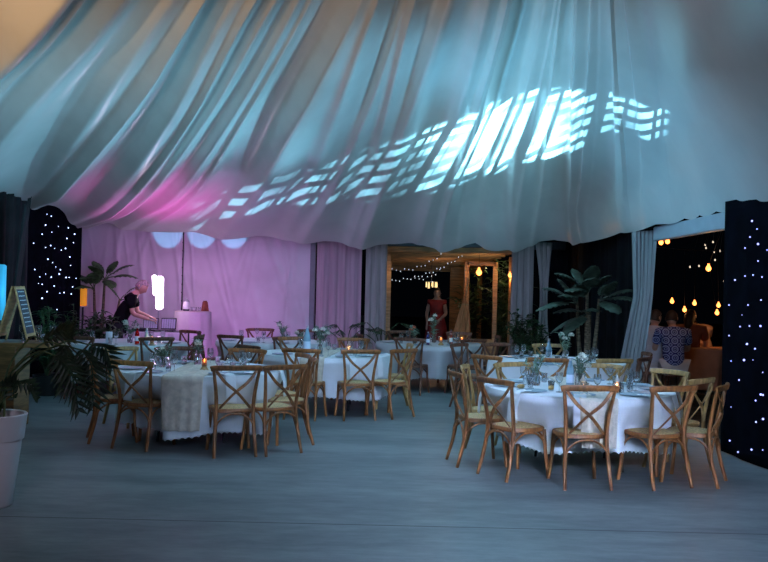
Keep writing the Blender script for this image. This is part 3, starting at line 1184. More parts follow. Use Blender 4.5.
def bottle(px, D, z0, label, m_, h=.30, cap=None):
    p = at(px, 340, D)
    t_ = thing('bottle', label, 'bottle', (p.x, D, z0))
    s = h / .30
    MB().lathe([(.030 * s, 0), (.036 * s, .004), (.037 * s, .17 * s), (.030 * s, .205 * s), (.014 * s, .235 * s), (.013 * s, .285 * s), (.010 * s, .286 * s), (.028 * s, .19 * s), (.033 * s, .16 * s), (.033 * s, .01)], (0, 0, 0), 20).build('glass_body', m_, t_)
    MB().lathe([(.0155 * s, .272 * s), (.0155 * s, .30 * s)], (0, 0, 0), 12).build('cap', cap or metal_m, t_)
    MB().lathe([(.0378 * s, .06 * s), (.0378 * s, .14 * s)], (0, 0, 0), 20).build('bottle_label', mat('paper', (.6, .7, .8), .7, .05, 5), t_)
    return t_


def roses(px, D, z0, label, nr, seed, h=.2, spread=.10, white=True):
    p = at(px, 340, D)
    t_ = thing('flower_vase', label, 'flowers', (p.x, D, z0))
    r_ = random.Random(seed)
    MB().lathe([(.035, 0), (.042, .02), (.040, .08), (.030, .11), (.033, .125), (.028, .125), (.035, .08), (.036, .02)], (0, 0, 0), 18).build('vase', glass_m, t_)
    st = MB()
    lf = MB()
    for k in range(nr + 6):
        a = r_.uniform(0, 2 * PI)
        rr = r_.uniform(.2, 1) * spread
        top = Vector((rr * math.cos(a), rr * math.sin(a), h + r_.uniform(-.04, .06)))
        st.tube(curve_pts([(0, 0, .03), (top.x * .3, top.y * .3, .12), top], 6), .0025, 5)
        for q in range(7):
            b_ = Vector((0, 0, .11)).lerp(top, r_.uniform(.1, 1.1))
            a2 = r_.uniform(0, 2 * PI)
            l = r_.uniform(.05, .10)
            lf.leaf(b_, b_ + Vector((math.cos(a2) * l, math.sin(a2) * l, r_.uniform(-.01, .07))), .026, .1, n=4)
        if k < nr:
            fm_ = MB()
            for ring in range(3):
                for q in range(5):
                    aa = q * 2 * PI / 5 + ring * .6
                    r0 = .008 + ring * .007
                    b0 = top + Vector((math.cos(aa) * r0 * .4, math.sin(aa) * r0 * .4, -.005))
                    fm_.leaf(b0, b0 + Vector((math.cos(aa) * r0 * 1.6, math.sin(aa) * r0 * 1.6, .045 - ring * .01)), .042, .25, (math.cos(aa), math.sin(aa), -.3), 4)
            fm_.ball(top + Vector((0, 0, .012)), .02, 10, 6)
            fm_.build('flower_head', petal if white else mat('petal_rust', (.5, .12, .06), .6, .2, 10), t_)
    st.build('stems', stem_m, t_)
    lf.build('foliage', leaf_grey, t_, thick=.001)
    return t_


def candle(px, D, z0, label, base='wood', pw=1.2):
    p = at(px, 340, D)
    t_ = thing('candle_holder', label, 'candle', (p.x, D, z0))
    if base == 'wood':
        MB().lathe([(.045, 0), (.048, .01), (.030, .035), (.024, .045), (.030, .055)], (0, 0, 0), 20).build('wooden_base', wood_pine, t_)
        MB().lathe([(.026, .055), (.030, .07), (.030, .125), (.028, .125), (.027, .07), (.022, .058)], (0, 0, 0), 20).build('glass_cup', glassmat('amber_glass', (1, .6, .4), .1), t_)
        zc = .06
    else:
        MB().lathe([(.036, 0), (.040, .005), (.042, .09), (.034, .105), (.030, .10), (.038, .085), (.036, .01)], (0, 0, 0), 20).build('glass_cup', glass_m, t_)
        MB().lathe([(.022, .105), (.030, .112), (.012, .14), (.006, .165), (.002, .17)], (0, 0, 0), 16).build('lantern_top', glassmat('frost_glass', (.9, .95, 1), .3), t_)
        zc = .006
    MB().lathe([(.018, zc), (.018, zc + .03), (.001, zc + .031)], (0, 0, 0), 14).build('wax', wax, t_)
    MB().lathe([(.001, zc + .032), (.006, zc + .042), (.0045, zc + .055), (.0005, zc + .068)], (0, 0, 0), 10).build('flame', flame_m, t_)
    point('candle_light', (p.x, D - .0, z0 + zc + .075), pw, (1, .5, .18), .012)
    return t_


bottle(571, 8.75, TZ, 'pale blue water bottle beside the white roses on the frontmost table', glass_blue)
bottle(549, 11.75, TZ, 'blue glass bottle standing alone against the dark, second right table', glass_blue, .32)
bottle(307, 12.15, TZ, 'bright pale blue bottle left of the rose vase on the middle table', glass_blue, .40)
bottle(137, 13.4, TZ, 'red bottle on the table in front of the music booth', glass_red, .27)
bottle(146.5, 13.4, TZ, 'blue bottle right next to the red bottle before the booth', glass_blue, .25)
bottle(451, 15.0, TZ, 'small pinkish bottle on the rear table by the pergola', glassmat('pink_glass', (1, .55, .5), .1), .26)
bottle(428, 14.85, TZ, 'small violet-blue lit bottle on the rear table by the pergola', glassmat('violet_glass', (.5, .45, 1), .1), .22)
roses(580, 9.0, TZ, 'vase of white roses with eucalyptus on the frontmost table beside the blue bottle', 5, 2, .24, .08)
roses(537, 9.0, TZ, 'loose grey-green eucalyptus bunch at the left of the frontmost table', 0, 3, .23, .12)
roses(565, 12.2, TZ, 'tall vase with pale lilies on the second right table', 3, 4, .30, .12)
roses(320, 12.5, TZ, 'vase of white roses on the middle table', 4, 5, .28, .12)
roses(198, 10.3, TZ, 'small green and white posy in front of the cocktail table, left front table', 2, 6, .24, .07)
roses(163, 10.0, TZ, 'grey leafed posy with one white bloom left of the wood candle', 2, 7, .16, .10)
roses(283, 15.1, TZ, 'dark leafed posy on the rear table before the magenta wall', 2, 8, .24, .12)
roses(300, 14.3, TZ, 'low white bloom on the rear table before the magenta wall, beside the bottle', 2, 18, .14, .10)
roses(434, 15.6, TZ, 'tall thin posy in front of the red dress on the rear table', 3, 9, .42, .10)
roses(415, 15.1, TZ, 'reddish leafy posy on the rear table by the pergola', 2, 10, .22, .14, False)
roses(130, 13.7, TZ, 'bunch of dried flowers in front of the man at the booth', 3, 11, .26, .13)
candle(205, 9.7, TZ, 'lit candle in a red glass on a flared wooden base, left front table', 'wood', .9)
candle(584, 8.45, TZ, 'lit tea light below the white roses of the frontmost table', 'glass', .5)
candle(618, 8.5, TZ, 'lit candle under a clear glass bottle top, right of the roses on the frontmost table', 'glass', .5)
candle(349, 12.7, TZ, 'bright candle lantern with pointed glass top on the middle table', 'glass', 1.4)
candle(152, 13.3, TZ, 'orange candle glass right of the blue bottle before the booth', 'wood', 1.0)
candle(441, 14.9, TZ, 'orange candle in front of the red dress on the rear table', 'wood', 1.0)
candle(462, 15.1, TZ, 'small orange candle at the right of the rear table', 'wood', .6)
o = MB().lathe([(.045, 0), (.05, .006), (.05, .17), (.045, .175), (.001, .176)], (0, 0, 0), 24).build('pillar_candle', mat('white_wax', (.85, .8, .9), .5, .02, 4))
p = at(109, 340, 13.5)
o.location = (p.x, 13.5, TZ)
tag(o, 'thick white pillar candle at the left end of the table before the booth', 'candle')

# ================================================================= PLANTS
def banana_plant(loc, label, stems, leaves, seed, lm=leaf_mid, pot_r=.2):
    """stems: list of (x, y, z) tops; leaves: (stem index, azimuth, elevation, length, width)"""
    t_ = thing('banana_plant', label, 'plant', loc)
    r_ = random.Random(seed)
    MB().lathe([(pot_r * .8, 0), (pot_r, .32), (pot_r * 1.04, .34), (pot_r * .94, .34), (pot_r * .9, .30), (.01, .30)], (0, 0, 0), 20).build('pot', pot_black, t_)
    for (x, y, z) in stems:
        MB().tube(curve_pts([(x * .2, y * .2, .28), (x * .7, y * .6, z * .55), (x, y, z)], 8), [.045 - .003 * k for k in range(9)], 8).build('stem', bark, t_)
    for (si, az, el, L, wd) in leaves:
        sx_, sy_, sz_ = stems[si]
        a, e = R(az), R(el)
        b0 = Vector((sx_, sy_, sz_ - .05))
        d = Vector((math.cos(a) * math.cos(e), math.sin(a) * math.cos(e), math.sin(e)))
        pt = b0 + d * L * .35
        mb = MB().tube([b0, (b0 + pt) / 2 + Vector((0, 0, .02)), pt], .010, 6)
        # blade: a curved grid bending down
        side = d.cross(Vector((0, 0, 1))).normalized()
        ph = r_.uniform(0, 6)

        def fn(u, v, pt=pt, d=d, side=side, L=L, wd=wd, ph=ph):
            q = u
            c = pt + d * (L * q) + Vector((0, 0, -1)) * (L * .42 * q * q)
            w_ = wd * (math.sin(PI * min(1, .06 + q * .94)) ** .55) * (1 - .2 * q)
            s_ = (v - .5)
            c = c + side * (w_ * s_)
            c.z += -abs(s_) * w_ * .35 + .012 * math.sin(q * 40 + ph) * abs(s_) * 2
            return c
        mb.grid(fn, 18, 6)
        mb.build('leaf', lm, t_, thick=.002)
    return t_


banana_plant((-5.55, 17.62, 0), 'potted banana plant with broad leaves before the magenta wall, by the star curtain',
             [(-.12, 0, 1.55), (.10, -.05, 1.75), (.42, -.1, 1.35)],
             [(0, 160, 50, .50, .30), (0, 200, 25, .48, .30), (0, 80, 70, .5, .28), (0, 250, 20, .45, .28), (0, 280, 60, .45, .28), (1, 20, 45, .58, .28), (1, 60, 62, .5, .26), (1, 345, 22, .58, .28), (1, 150, 60, .5, .28), (1, 300, 5, .5, .28), (1, 250, 45, .5, .28), (1, 200, 15, .5, .28), (2, 10, 55, .4, .14), (2, 170, 60, .35, .12), (2, 340, 15, .36, .14)], 4)
banana_plant((3.05, 13.45, 0), 'tall shadowy potted palm-like plant beside the tied curtain, on the black cloth side',
             [(-.16, 0, 1.55), (.0, .05, 1.72), (.16, -.05, 1.6), (.06, .1, 1.4)],
             [(0, 185, 40, .52, .30), (0, 205, 10, .55, .32), (0, 235, 30, .50, .30), (0, 150, 62, .5, .28), (1, 120, 60, .50, .26), (1, 190, 45, .55, .30), (1, 60, 60, .50, .28), (1, 270, 40, .50, .32), (1, 285, 70, .5, .3), (2, 350, 35, .50, .28), (2, 325, 20, .50, .30), (2, 280, 5, .50, .32), (3, 225, -5, .50, .30), (3, 200, 20, .50, .28), (2, 50, 50, .45, .28), (3, 262, 25, .45, .3), (0, 265, 55, .45, .30), (1, 230, 20, .50, .30), (2, 300, 55, .45, .28), (1, 320, 50, .45, .28), (3, 180, -10, .45, .28)], 9, leaf_palm)


def shrub(loc, label, h_, rad, n, seed, lm=leaf_dark, ll=.16, lw=.06, pot=pot_black, name='potted_shrub', lean=(0, 0)):
    t_ = thing(name, label, 'plant', loc)
    r_ = random.Random(seed)
    pr = min(.2, rad * .5)
    MB().lathe([(pr * .8, 0), (pr, .28), (pr * 1.05, .30), (pr * .93, .30), (pr * .9, .27), (.01, .27)], (0, 0, 0), 20).build('pot', pot, t_)
    st, lf = MB(), MB()
    for k in range(n):
        a = r_.uniform(0, 2 * PI)
        e = r_.uniform(.15, 1)
        top = Vector((math.cos(a) * rad * e + lean[0], math.sin(a) * rad * e + lean[1], .28 + (h_ - .28) * r_.uniform(.35, 1) * (1 - .35 * e * e)))
        mid = Vector((top.x * .35, top.y * .35, top.z * .62 + .1))
        pts = curve_pts([(0, 0, .26), mid, top], 6)
        st.tube(pts, [.008, .007, .006, .005, .005, .004, .003], 5)
        for q in range(9):
            b_ = pts[r_.randint(2, 6)]
            a2 = r_.uniform(0, 2 * PI)
            l = ll * r_.uniform(.7, 1.3)
            lf.leaf(b_, b_ + Vector((math.cos(a2) * l, math.sin(a2) * l, r_.uniform(-.08, .10))), lw, .15, n=4)
    st.build('stems', stem_m, t_)
    lf.build('foliage', lm, t_, thick=.001)
    return t_


for k, (px, D, h_, rad, lab) in enumerate([
        (48, 13.2, 1.30, .42, 'dark bushy shrub right of the chalkboard sign'),
        (74, 14.6, 1.32, .40, 'dark bushy shrub at the foot of the star curtain'),
        (97, 15.6, 1.35, .38, 'dark bushy shrub under the banana plant'),
        (110, 15.0, 1.05, .26, 'small dark shrub just left of the man at the booth'),
        (520, 17.6, 1.45, .45, 'dense dark shrub below the dim curtain of the glazed opening'),
        (535, 17.0, 1.15, .35, 'lower dark shrub at the foot of the slim gathered curtain')]):
    p = at(px, 330, D)
    shrub((p.x, D, 0), lab, h_, rad, 30, 30 + k)


def monstera(loc, label, h_, n, seed, lm=leaf_dark):
    t_ = thing('monstera_plant', label, 'plant', loc)
    r_ = random.Random(seed)
    MB().lathe([(.14, 0), (.18, .28), (.19, .30), (.165, .30), (.01, .27)], (0, 0, 0), 20).build('pot', pot_black, t_)
    for k in range(n):
        a = 2 * PI * k / n + r_.uniform(-.3, .3)
        top = Vector((math.cos(a) * .32, math.sin(a) * .32, h_ * r_.uniform(.72, 1)))
        mb = MB().tube(curve_pts([(0, 0, .27), (top.x * .4, top.y * .4, top.z * .8), top], 6), .008, 6)
        out = Vector((math.cos(a), math.sin(a), -.25)).normalized()
        side = out.cross(Vector((0, 0, 1))).normalized()
        for q in range(6):       # lobes either side of the rib
            for s in (-1, 1):
                b_ = top + out * (.04 + q * .045)
                l = .17 * math.sin(PI * (q + 1.2) / 8)
                mb.leaf(b_, b_ + side * s * l + out * .07 + Vector((0, 0, -.03)), .055, .1, n=4, fold=.05)
        mb.leaf(top, top + out * .36, .05, .05, n=4)
        mb.build('leaf', lm, t_, thick=.002)
    return t_


p = at(382, 335, 17.6)
monstera((p.x, 17.6, 0), 'dark split-leaf monstera at the foot of the beige curtain', 1.05, 7, 1)
p = at(346, 335, 16.9)
monstera((p.x, 16.9, 0), 'dark split-leaf plant before the mauve curtain', .98, 6, 5)

# big planter in the foreground with arching divided leaves
pot_c = Vector((-2.90, 6.75, 0))
t_ = thing('potted_philodendron', 'tall white tapered planter holding a dark plant with big arching divided leaves', 'plant', pot_c)
pt_ = MB().lathe([(.135, 0), (.145, .01), (.205, .50), (.215, .50), (.218, .505), (.236, .67), (.240, .685), (.232, .692), (.215, .685), (.205, .60), (.01, .60)], (0, 0, 0), 40).build('planter', pot_white, t_)
MB().lathe([(.206, .60), (.10, .625), (.002, .63)], (0, 0, 0), 24).build('soil', soil, t_)
r_ = random.Random(12)


def frond(apex, tip, n, ll, spread=1.0):
    """petiole from the pot to apex, divided blade from apex to tip"""
    apex = Vector(apex) - pot_c
    tip = Vector(tip) - pot_c
    st = MB().tube(curve_pts([(r_.uniform(-.05, .08), r_.uniform(-.06, .06), .60), (apex.x * .22, apex.y * .3, .60 + (apex.z - .60) * .62), (apex.x * .68, apex.y * .7, .60 + (apex.z - .6) * 1.02), apex], 14), [.011 - .0004 * k for k in range(15)], 6)
    st_o = st.build('leaf_stalk', stem_m, t_)
    mb = MB()
    spine = curve_pts([apex, apex.lerp(tip, .5) + Vector((.03, 0, .06)), tip], n)
    d = (tip - apex).normalized()
    side = d.cross(Vector((0.15, -1, 0.15))).normalized()
    for k in range(n + 1):
        q = k / n
        L = ll * (.45 + .9 * math.sin(PI * min(1, .12 + q * .8))) * r_.uniform(.85, 1.15)
        for s in (-1, 1):
            dd = (side * s * spread + d * (.55 + .8 * q) + Vector((0, r_.uniform(-.35, .25), -.12))).normalized()
            mb.leaf(spine[k], spine[k] + dd * L, .030, -.06 * 1, (0.1, -1, .3), 5, fold=.12)
    mb.tube(spine, .005, 5)
    mb.build('leaf', leaf_fore, t_, thick=.001)


for (ax, ay, aD, tx, ty, tD, n, ll) in [
        (56, 356, 6.4, 78, 408, 6.3, 10, .15),
        (82, 350, 6.5, 93, 402, 6.4, 10, .15),
        (64, 346, 6.7, 62, 388, 6.6, 9, .13),
        (92, 345, 6.8, 110, 366, 6.8, 8, .11),
        (44, 340, 7.0, 70, 338, 7.0, 9, .10),
        (12, 385, 6.5, 36, 398, 6.4, 8, .07),
        (-10, 360, 6.8, -40, 380, 6.8, 12, .16),
        (-20, 340, 7.1, -50, 330, 7.3, 12, .16),
        (14, 398, 6.5, 2, 385, 6.4, 7, .07)]:
    frond(at(ax, ay, aD), at(tx, ty, tD), n, ll)

wood_counter = mat('wood_counter', (0.26, 0.12, 0.045), 0.5, 0.2, 3, stretch=(1, 1, 8))
# ================================================================= LEFT COUNTER
cz = .98
t_ = thing('bar_counter', 'high wooden counter at the left edge with plank top and board end', 'counter', (-4.5, 10.35, 0))
MB().box((-.0, 0, cz - .025), (1.56, .56, .05), bev=.006).build('countertop', wood_counter, t_, smooth=False)
MB().box((.20, 0, (cz - .05) / 2), (.34, .44, cz - .05), bev=.006).build('front_panel', wood_counter, t_, smooth=False)
MB().box((-.62, 0, (cz - .05) / 2), (.08, .44, cz - .05), bev=.006).build('side_panel', wood_counter, t_, smooth=False)
MB().box((.76, 0, cz - .05), (.03, .40, .05)).build('end_trim', wood_dark, t_, smooth=False)

# A-frame chalkboard
tA, tB = at(13.5, 286, 10.18), at(22.5, 286.5, 10.55)
ctr = (tA + tB) / 2
t_ = thing('chalkboard_sign', 'wooden A-frame chalkboard with chalk writing standing on the bar counter', 'sign', (ctr.x, ctr.y, cz))
ax_ = (tB - tA)
ax_.z = 0
wdt = ax_.length
ax_.normalize()
lat = Vector((ax_.y, -ax_.x, 0))      # to the right
H = ctr.z - cz
slate = mat('slate', (0.035, 0.045, 0.075), .7, .2, 8)
chalk = mat('chalk', (.55, .6, .68), .9, .1, 20)
for s, nm in ((1, 'front_board'), (-1, 'rear_board')):
    bot = lat * (.17 * s)
    top = Vector((0, 0, H)) + lat * (.012 * s)
    bot = bot + Vector((0, 0, .0))
    upd = (top - bot)
    Lb = upd.length
    upd.normalize()
    nrm = ax_.cross(upd) * s
    if nrm.dot(lat * s) < 0:
        nrm = -nrm

    def pt3(a, b_, off, bot=bot, upd=upd, nrm=nrm, Lb=Lb):
        return bot + ax_ * (a * wdt / 2) + upd * (b_ * Lb) + nrm * off
    fr = MB()
    fr.strip([pt3(-1, 0, 0), pt3(-1, 1, 0)], .035, .018, ax_)
    fr.strip([pt3(1, 0, 0), pt3(1, 1, 0)], .035, .018, ax_)
    fr.strip([pt3(-1, .97, 0), pt3(1, .97, 0)], .035, .018, upd)
    fr.strip([pt3(-1, .12, 0), pt3(1, .12, 0)], .035, .018, upd)
    fo = fr.build(nm, wood_pine, t_)
    pn = MB()
    pn.strip([pt3(0, .12, 0), pt3(0, .97, 0)], wdt - .03, .008, ax_)
    pn.build('chalk_panel', slate if s == 1 else wood_pine, fo)
    if s == 1:
        ck = MB()
        rr = random.Random(2)
        for k in range(9):
            z_ = .90 - k * .078
            a = -.66
            while a < .62:
                l = rr.uniform(.1, .34)
                ck.strip([pt3(a, z_, .007), pt3(min(.7, a + l), z_ + rr.uniform(-.004, .004), .007)], .010, .003, upd)
                a += l + .09
        ck.build('chalk_writing', chalk, fo)

for k, (dx, dy, kind) in enumerate([(.34, .05, 0), (.42, -.08, 1), (.52, .06, 0), (.60, -.04, 1), (.68, .08, 0)]):
    x, y = -4.5 + dx, 10.35 + dy
    if kind == 0:
        wine((x, y, cz), 0, 'stemmed glass standing on the bar counter beside the chalkboard', 'stemmed glasses on the bar counter')
    else:
        tumbler((x, y, cz), 0, 'clear tumbler standing on the bar counter beside the chalkboard', 'tumblers on the bar counter')

# cyan light column at the far left
cy = emis('cyan_tube', (.04, .42, .70), .55)
p = at(2, 300, 12.6)
t_ = thing('light_column', 'glowing cyan light column at the extreme left behind the chalkboard', 'lamp', (p.x - .03, 12.6, 0))
MB().lathe([(.16, 0), (.16, .02), (.03, .04), (.02, .06)], (0, 0, 0), 20).build('base', metal_dark, t_)
MB().tube([(0, 0, .05), (0, 0, 1.12)], .018, 8).build('pole', metal_dark, t_)
MB().box((0, 0, 1.5), (.13, .13, .78), bev=.02).build('light_tube', cy, t_)
point('cyan_column_light', (p.x - .03 + .2, 12.4, 1.5), 1.5, (.1, .6, 1), .1)

# amber lantern by the star curtain
p = at(83, 302, 17.8)
t_ = thing('arched_lantern', 'small arched lantern glowing amber in a pale frame beside the star curtain', 'lantern', (p.x, 17.8, 0))
MB().tube([(0, 0, 0), (0, 0, 1.16)], .02, 8).build('stand', metal_dark, t_)
arch = [(-.09, 0, 1.17)] + [(-.09 * math.cos(PI * k / 10), 0, 1.52 + .10 * math.sin(PI * k / 10)) for k in range(11)] + [(.09, 0, 1.17), (-.09, 0, 1.17)]
MB().tube(arch, .012, 6).build('arched_frame', mat('white_frame', (.7, .68, .7), .5, .03, 4), t_)
MB().box((0, .02, 1.36), (.14, .05, .36), bev=.025).build('amber_glass', emis('amber_panel', (.95, .36, .03), .45), t_)

# ================================================================= MUSIC BOOTH
bt = thing('booth_table', 'cloth-fronted table of the music booth before the magenta wall', 'table', (-4.10, 16.35, 0))
MB().box((0, 0, .79), (1.15, .6, .03), bev=.006).build('tabletop', metal_dark, bt, smooth=False)
for sx_ in (-1, 1):
    for sy_ in (-1, 1):
        MB().tube([(sx_ * .52, sy_ * .26, 0), (sx_ * .52, sy_ * .26, .775)], .016, 8).build('leg', metal_dark, bt)
fr = cloth_line((-.57, -.31), (.57, -.31), .04, .80, 7, .015, 'front_cloth', mat('violet_white_cloth', (.6, .55, .62), .8, .05, 5), bt)
scr = mat('screen_grey', (.12, .11, .17), .25, .1, 4)
for k, px in enumerate((150, 168)):
    p = at(px, 322, 16.35)
    lp = thing('laptop', ('open laptop on the booth nearer the man' if k == 0 else 'open laptop on the booth right of the glowing lamp'), 'laptop', (p.x, 16.30, .806))
    MB().box((0, .0, .01), (.27, .20, .018), bev=.004).build('keyboard_base', metal_dark, lp, smooth=False)
    s_ = MB().box((0, .11, .13), (.28, .012, .21), tilt=Matrix.Rotation(R(-12), 3, 'X'), bev=.004).build('screen', metal_dark, lp, smooth=False)
    gr = MB()
    for a in range(6):
        gr.box((-.105 + a * .042, .092 + .0, .13), (.034, .006, .17), tilt=Matrix.Rotation(R(-12), 3, 'X'))
    gr.build('display', emis('display_lilac', (.20, .17, .30), .5), s_, smooth=False)
mx = thing('dj_mixer', 'flat black mixing console with knobs on the booth table', 'mixer', (-4.32, 16.12, .806))
MB().box((0, 0, .03), (.30, .18, .06), bev=.01).build('body', metal_dark, mx, smooth=False)
for a in range(5):
    MB().lathe([(.01, .06), (.009, .078), (.001, .079)], (-.11 + a * .055, .03, 0), 10).build('knob', metal_m, mx)

# glowing column lamp
p = at(159, 300, 16.75)
lm_ = thing('led_column_lamp', 'blazing pinkish white twin-tube lamp on a slim stand at the booth', 'lamp', (p.x, 16.75, 0))
white_hot = emis('white_hot_tube', (1.0, .80, 1.0), 9)
MB().lathe([(.18, 0), (.18, .02), (.03, .04)], (0, 0, 0), 20).build('base', metal_dark, lm_)
MB().tube([(0, 0, .03), (0, 0, 1.17)], .018, 8).build('pole', mat('violet_metal', (.4, .38, .45), .3, .05, 5, metal=.8), lm_)
MB().box((.01, 0, 1.49), (.13, .10, .62), bev=.03).build('light_tube', white_hot, lm_)
MB().box((-.085, 0, 1.63), (.075, .08, .38), rot=0, tilt=Matrix.Rotation(R(-5), 3, 'Y'), bev=.02).build('light_tube', white_hot, lm_)
point('column_lamp_light', (p.x, 16.45, 1.5), 5, (1, .6, 1), .15)

# cocktail table
p = at(193, 311, 17.35)
ctz = p.z
t_ = thing('cocktail_table', 'tall cocktail table covered in violet-lit cloth before the magenta wall', 'table', (p.x, 17.35, 0))
MB().lathe([(.33, ctz - .03), (.34, ctz - .025), (.34, ctz - .008), (.33, ctz - .004)], (0, 0, 0), 32).build('tabletop', wood_pine, t_)
MB().lathe([(.22, 0), (.22, .02), (.03, .04), (.03, ctz - .03)], (0, 0, 0), 20).build('pedestal', metal_dark, t_)


def ctfn(u, v):
    a = 2 * PI * u
    if v < .2:
        r = max(.001, .345 * v / .2)
        return (r * math.cos(a), r * math.sin(a), ctz)
    q = (v - .2) / .8
    r = .345 + q * (.025 + .02 * math.sin(a * 11) + .012 * math.sin(a * 19))
    return (r * math.cos(a), r * math.sin(a), ctz - (ctz - .06) * q)


o = MB().grid(ctfn, 132, 24, close_u=True).build('cocktail_cloth', mat('table_drape', (.55, .50, .56), .8, .03, 4), thick=.003)
o.location = (p.x, 17.35, 0)
tag(o, 'tall fluted cloth over the cocktail table before the magenta wall', 'tablecloth')
ctx, cty = p.x, 17.35
t_ = thing('drinks_dispenser', 'small white domed jar standing at the left of the cocktail table', 'jar', (ctx - .12, cty - .05, ctz + .004))
MB().lathe([(.055, 0), (.06, .01), (.06, .03)], (0, 0, 0), 20).build('base', metal_dark, t_)
MB().lathe([(.062, .03), (.068, .05), (.068, .14), (.06, .17)], (0, 0, 0), 20).build('body', mat('jar_white', (.8, .78, .8), .3, .05, 6), t_)
MB().lathe([(.06, .17), (.05, .20), (.03, .215), (.01, .22), (.01, .24), (.001, .242)], (0, 0, 0), 20).build('lid', metal_m, t_)
t_ = thing('wooden_box', 'small reddish brown tapering box on the right of the cocktail table', 'box', (ctx + .24, cty - .05, ctz + .004))
MB().lathe([(.075, 0), (.075, .01), (.052, .17), (.050, .18), (.045, .18), (.04, .02)], (0, 0, 0), 4).build('body', mat('red_wood', (.25, .07, .04), .5, .2, 6), t_, smooth=False)
MB().box((0, 0, .19), (.055, .055, .02), rot=PI / 4).build('lid', wood_dark, t_, smooth=False)
for k, (dx, h_) in enumerate(((.0, .05), (.07, .07), (.14, .05))):
    tumbler((ctx + dx, cty - .08, ctz + .004), 0, 'small glass between the jar and the brown box on the cocktail table', 'small glasses on the cocktail table', scale=.8)


# ================================================================= PEOPLE
def skin_surface(verts, edges, radii, sub=2, root=0):
    me = bpy.data.meshes.new('tmp')
    me.from_pydata([tuple(v) for v in verts], edges, [])
    o = bpy.data.objects.new('tmp', me)
    C.objects.link(o)
    o.modifiers.new('skin', 'SKIN')
    if not me.skin_vertices:
        pass
    sv = me.skin_vertices[0].data
    for i, r in enumerate(radii):
        sv[i].radius = (r, r) if isinstance(r, float) else r
        sv[i].use_root = (i == root)
    ss = o.modifiers.new('sub', 'SUBSURF')
    ss.levels = sub
    ss.render_levels = sub
    dg = bpy.context.evaluated_depsgraph_get()
    dg.update()
    m2 = bpy.data.meshes.new_from_object(o.evaluated_get(dg))
    vs_ = [v.co.copy() for v in m2.vertices]
    fs_ = [tuple(p_.vertices) for p_ in m2.polygons]
    bpy.data.objects.remove(o)
    bpy.data.meshes.remove(me)
    bpy.data.meshes.remove(m2)
    return vs_, fs_


def add_mesh(mb, vf):
    b0 = len(mb.v)
    mb.v += vf[0]
    mb.f += [tuple(b0 + i for i in f) for f in vf[1]]


def head_mesh(mb, c, look, r=.105):
    """head with brow, nose, chin, mouth and ears, facing look"""
    look = Vector(look).normalized()
    side = look.cross(Vector((0, 0, 1))).normalized()
    upv = side.cross(look).normalized()
    b0 = len(mb.v)
    seg, rg = 22, 16
    for i in range(rg + 1):
        th = PI * i / rg
        for k in range(seg):
            a = 2 * PI * k / seg
            x, y, z = math.sin(th) * math.sin(a), math.sin(th) * math.cos(a), math.cos(th)
            wx = .76 * (1 - .18 * max(0, -z))
            f = .98 if y > 0 else 1.0
            yy = y * f
            if y > 0:
                fr_ = math.exp(-(x / .16) ** 2)
                yy += .24 * fr_ * math.exp(-((z + .12) / .16) ** 2)          # nose
                yy += .06 * math.exp(-(x / .4) ** 2) * math.exp(-((z - .22) / .10) ** 2)    # brow
                yy += .07 * math.exp(-(x / .22) ** 2) * math.exp(-((z + .45) / .07) ** 2)   # lips
                yy += .10 * math.exp(-(x / .25) ** 2) * math.exp(-((z + .85) / .18) ** 2)   # chin
                for s in (-1, 1):
                    yy -= .07 * math.exp(-((x - s * .32) / .13) ** 2 - ((z - .06) / .09) ** 2)  # eye sockets
            mb.v.append(Vector(c) + side * (x * wx * r) + look * (yy * r) + upv * (z * r * 1.22))
    for i in range(rg):
        for k in range(seg):
            a = b0 + i * seg + k
            b_ = b0 + i * seg + (k + 1) % seg
            mb.f.append((a, a + seg, b_ + seg, b_))
    for s in (-1, 1):
        q = Vector(c) + side * (s * r * .78) - look * (.02)
        mb.ball(q, .025, 8, 6, (.5, .8, 1.2))
    return side, upv, look


def hand(mb, wrist, d, palm_n):
    """palm and five unequal bent fingers"""
    d = Vector(d).normalized()
    n_ = Vector(palm_n)
    n_ = (n_ - d * n_.dot(d)).normalized()
    s = d.cross(n_)
    w_ = Vector(wrist)
    vs_ = [w_ - d * .03, w_ + d * .03, w_ + d * .075]
    add_mesh(mb, skin_surface(vs_, [(0, 1), (1, 2)], [(.022, .022), (.038, .016), (.036, .014)], 2))
    for k, L in enumerate((.066, .074, .070, .055)):
        b_ = w_ + d * .078 + s * (.027 - k * .018)
        p1 = b_ + d * L * .45 + n_ * .004
        p2 = b_ + d * L * .8 + n_ * .018
        p3 = b_ + d * L * .95 + n_ * .034
        mb.tube([b_ - d * .02, b_, p1, p2, p3], [.009, .009, .0085, .008, .005], 8)
    b_ = w_ + d * .02 + s * .026
    mb.tube([b_, b_ + s * .024 + d * .022, b_ + s * .034 + d * .05, b_ + s * .030 + d * .072 + n_ * .01], [.012, .011, .010, .006], 8)


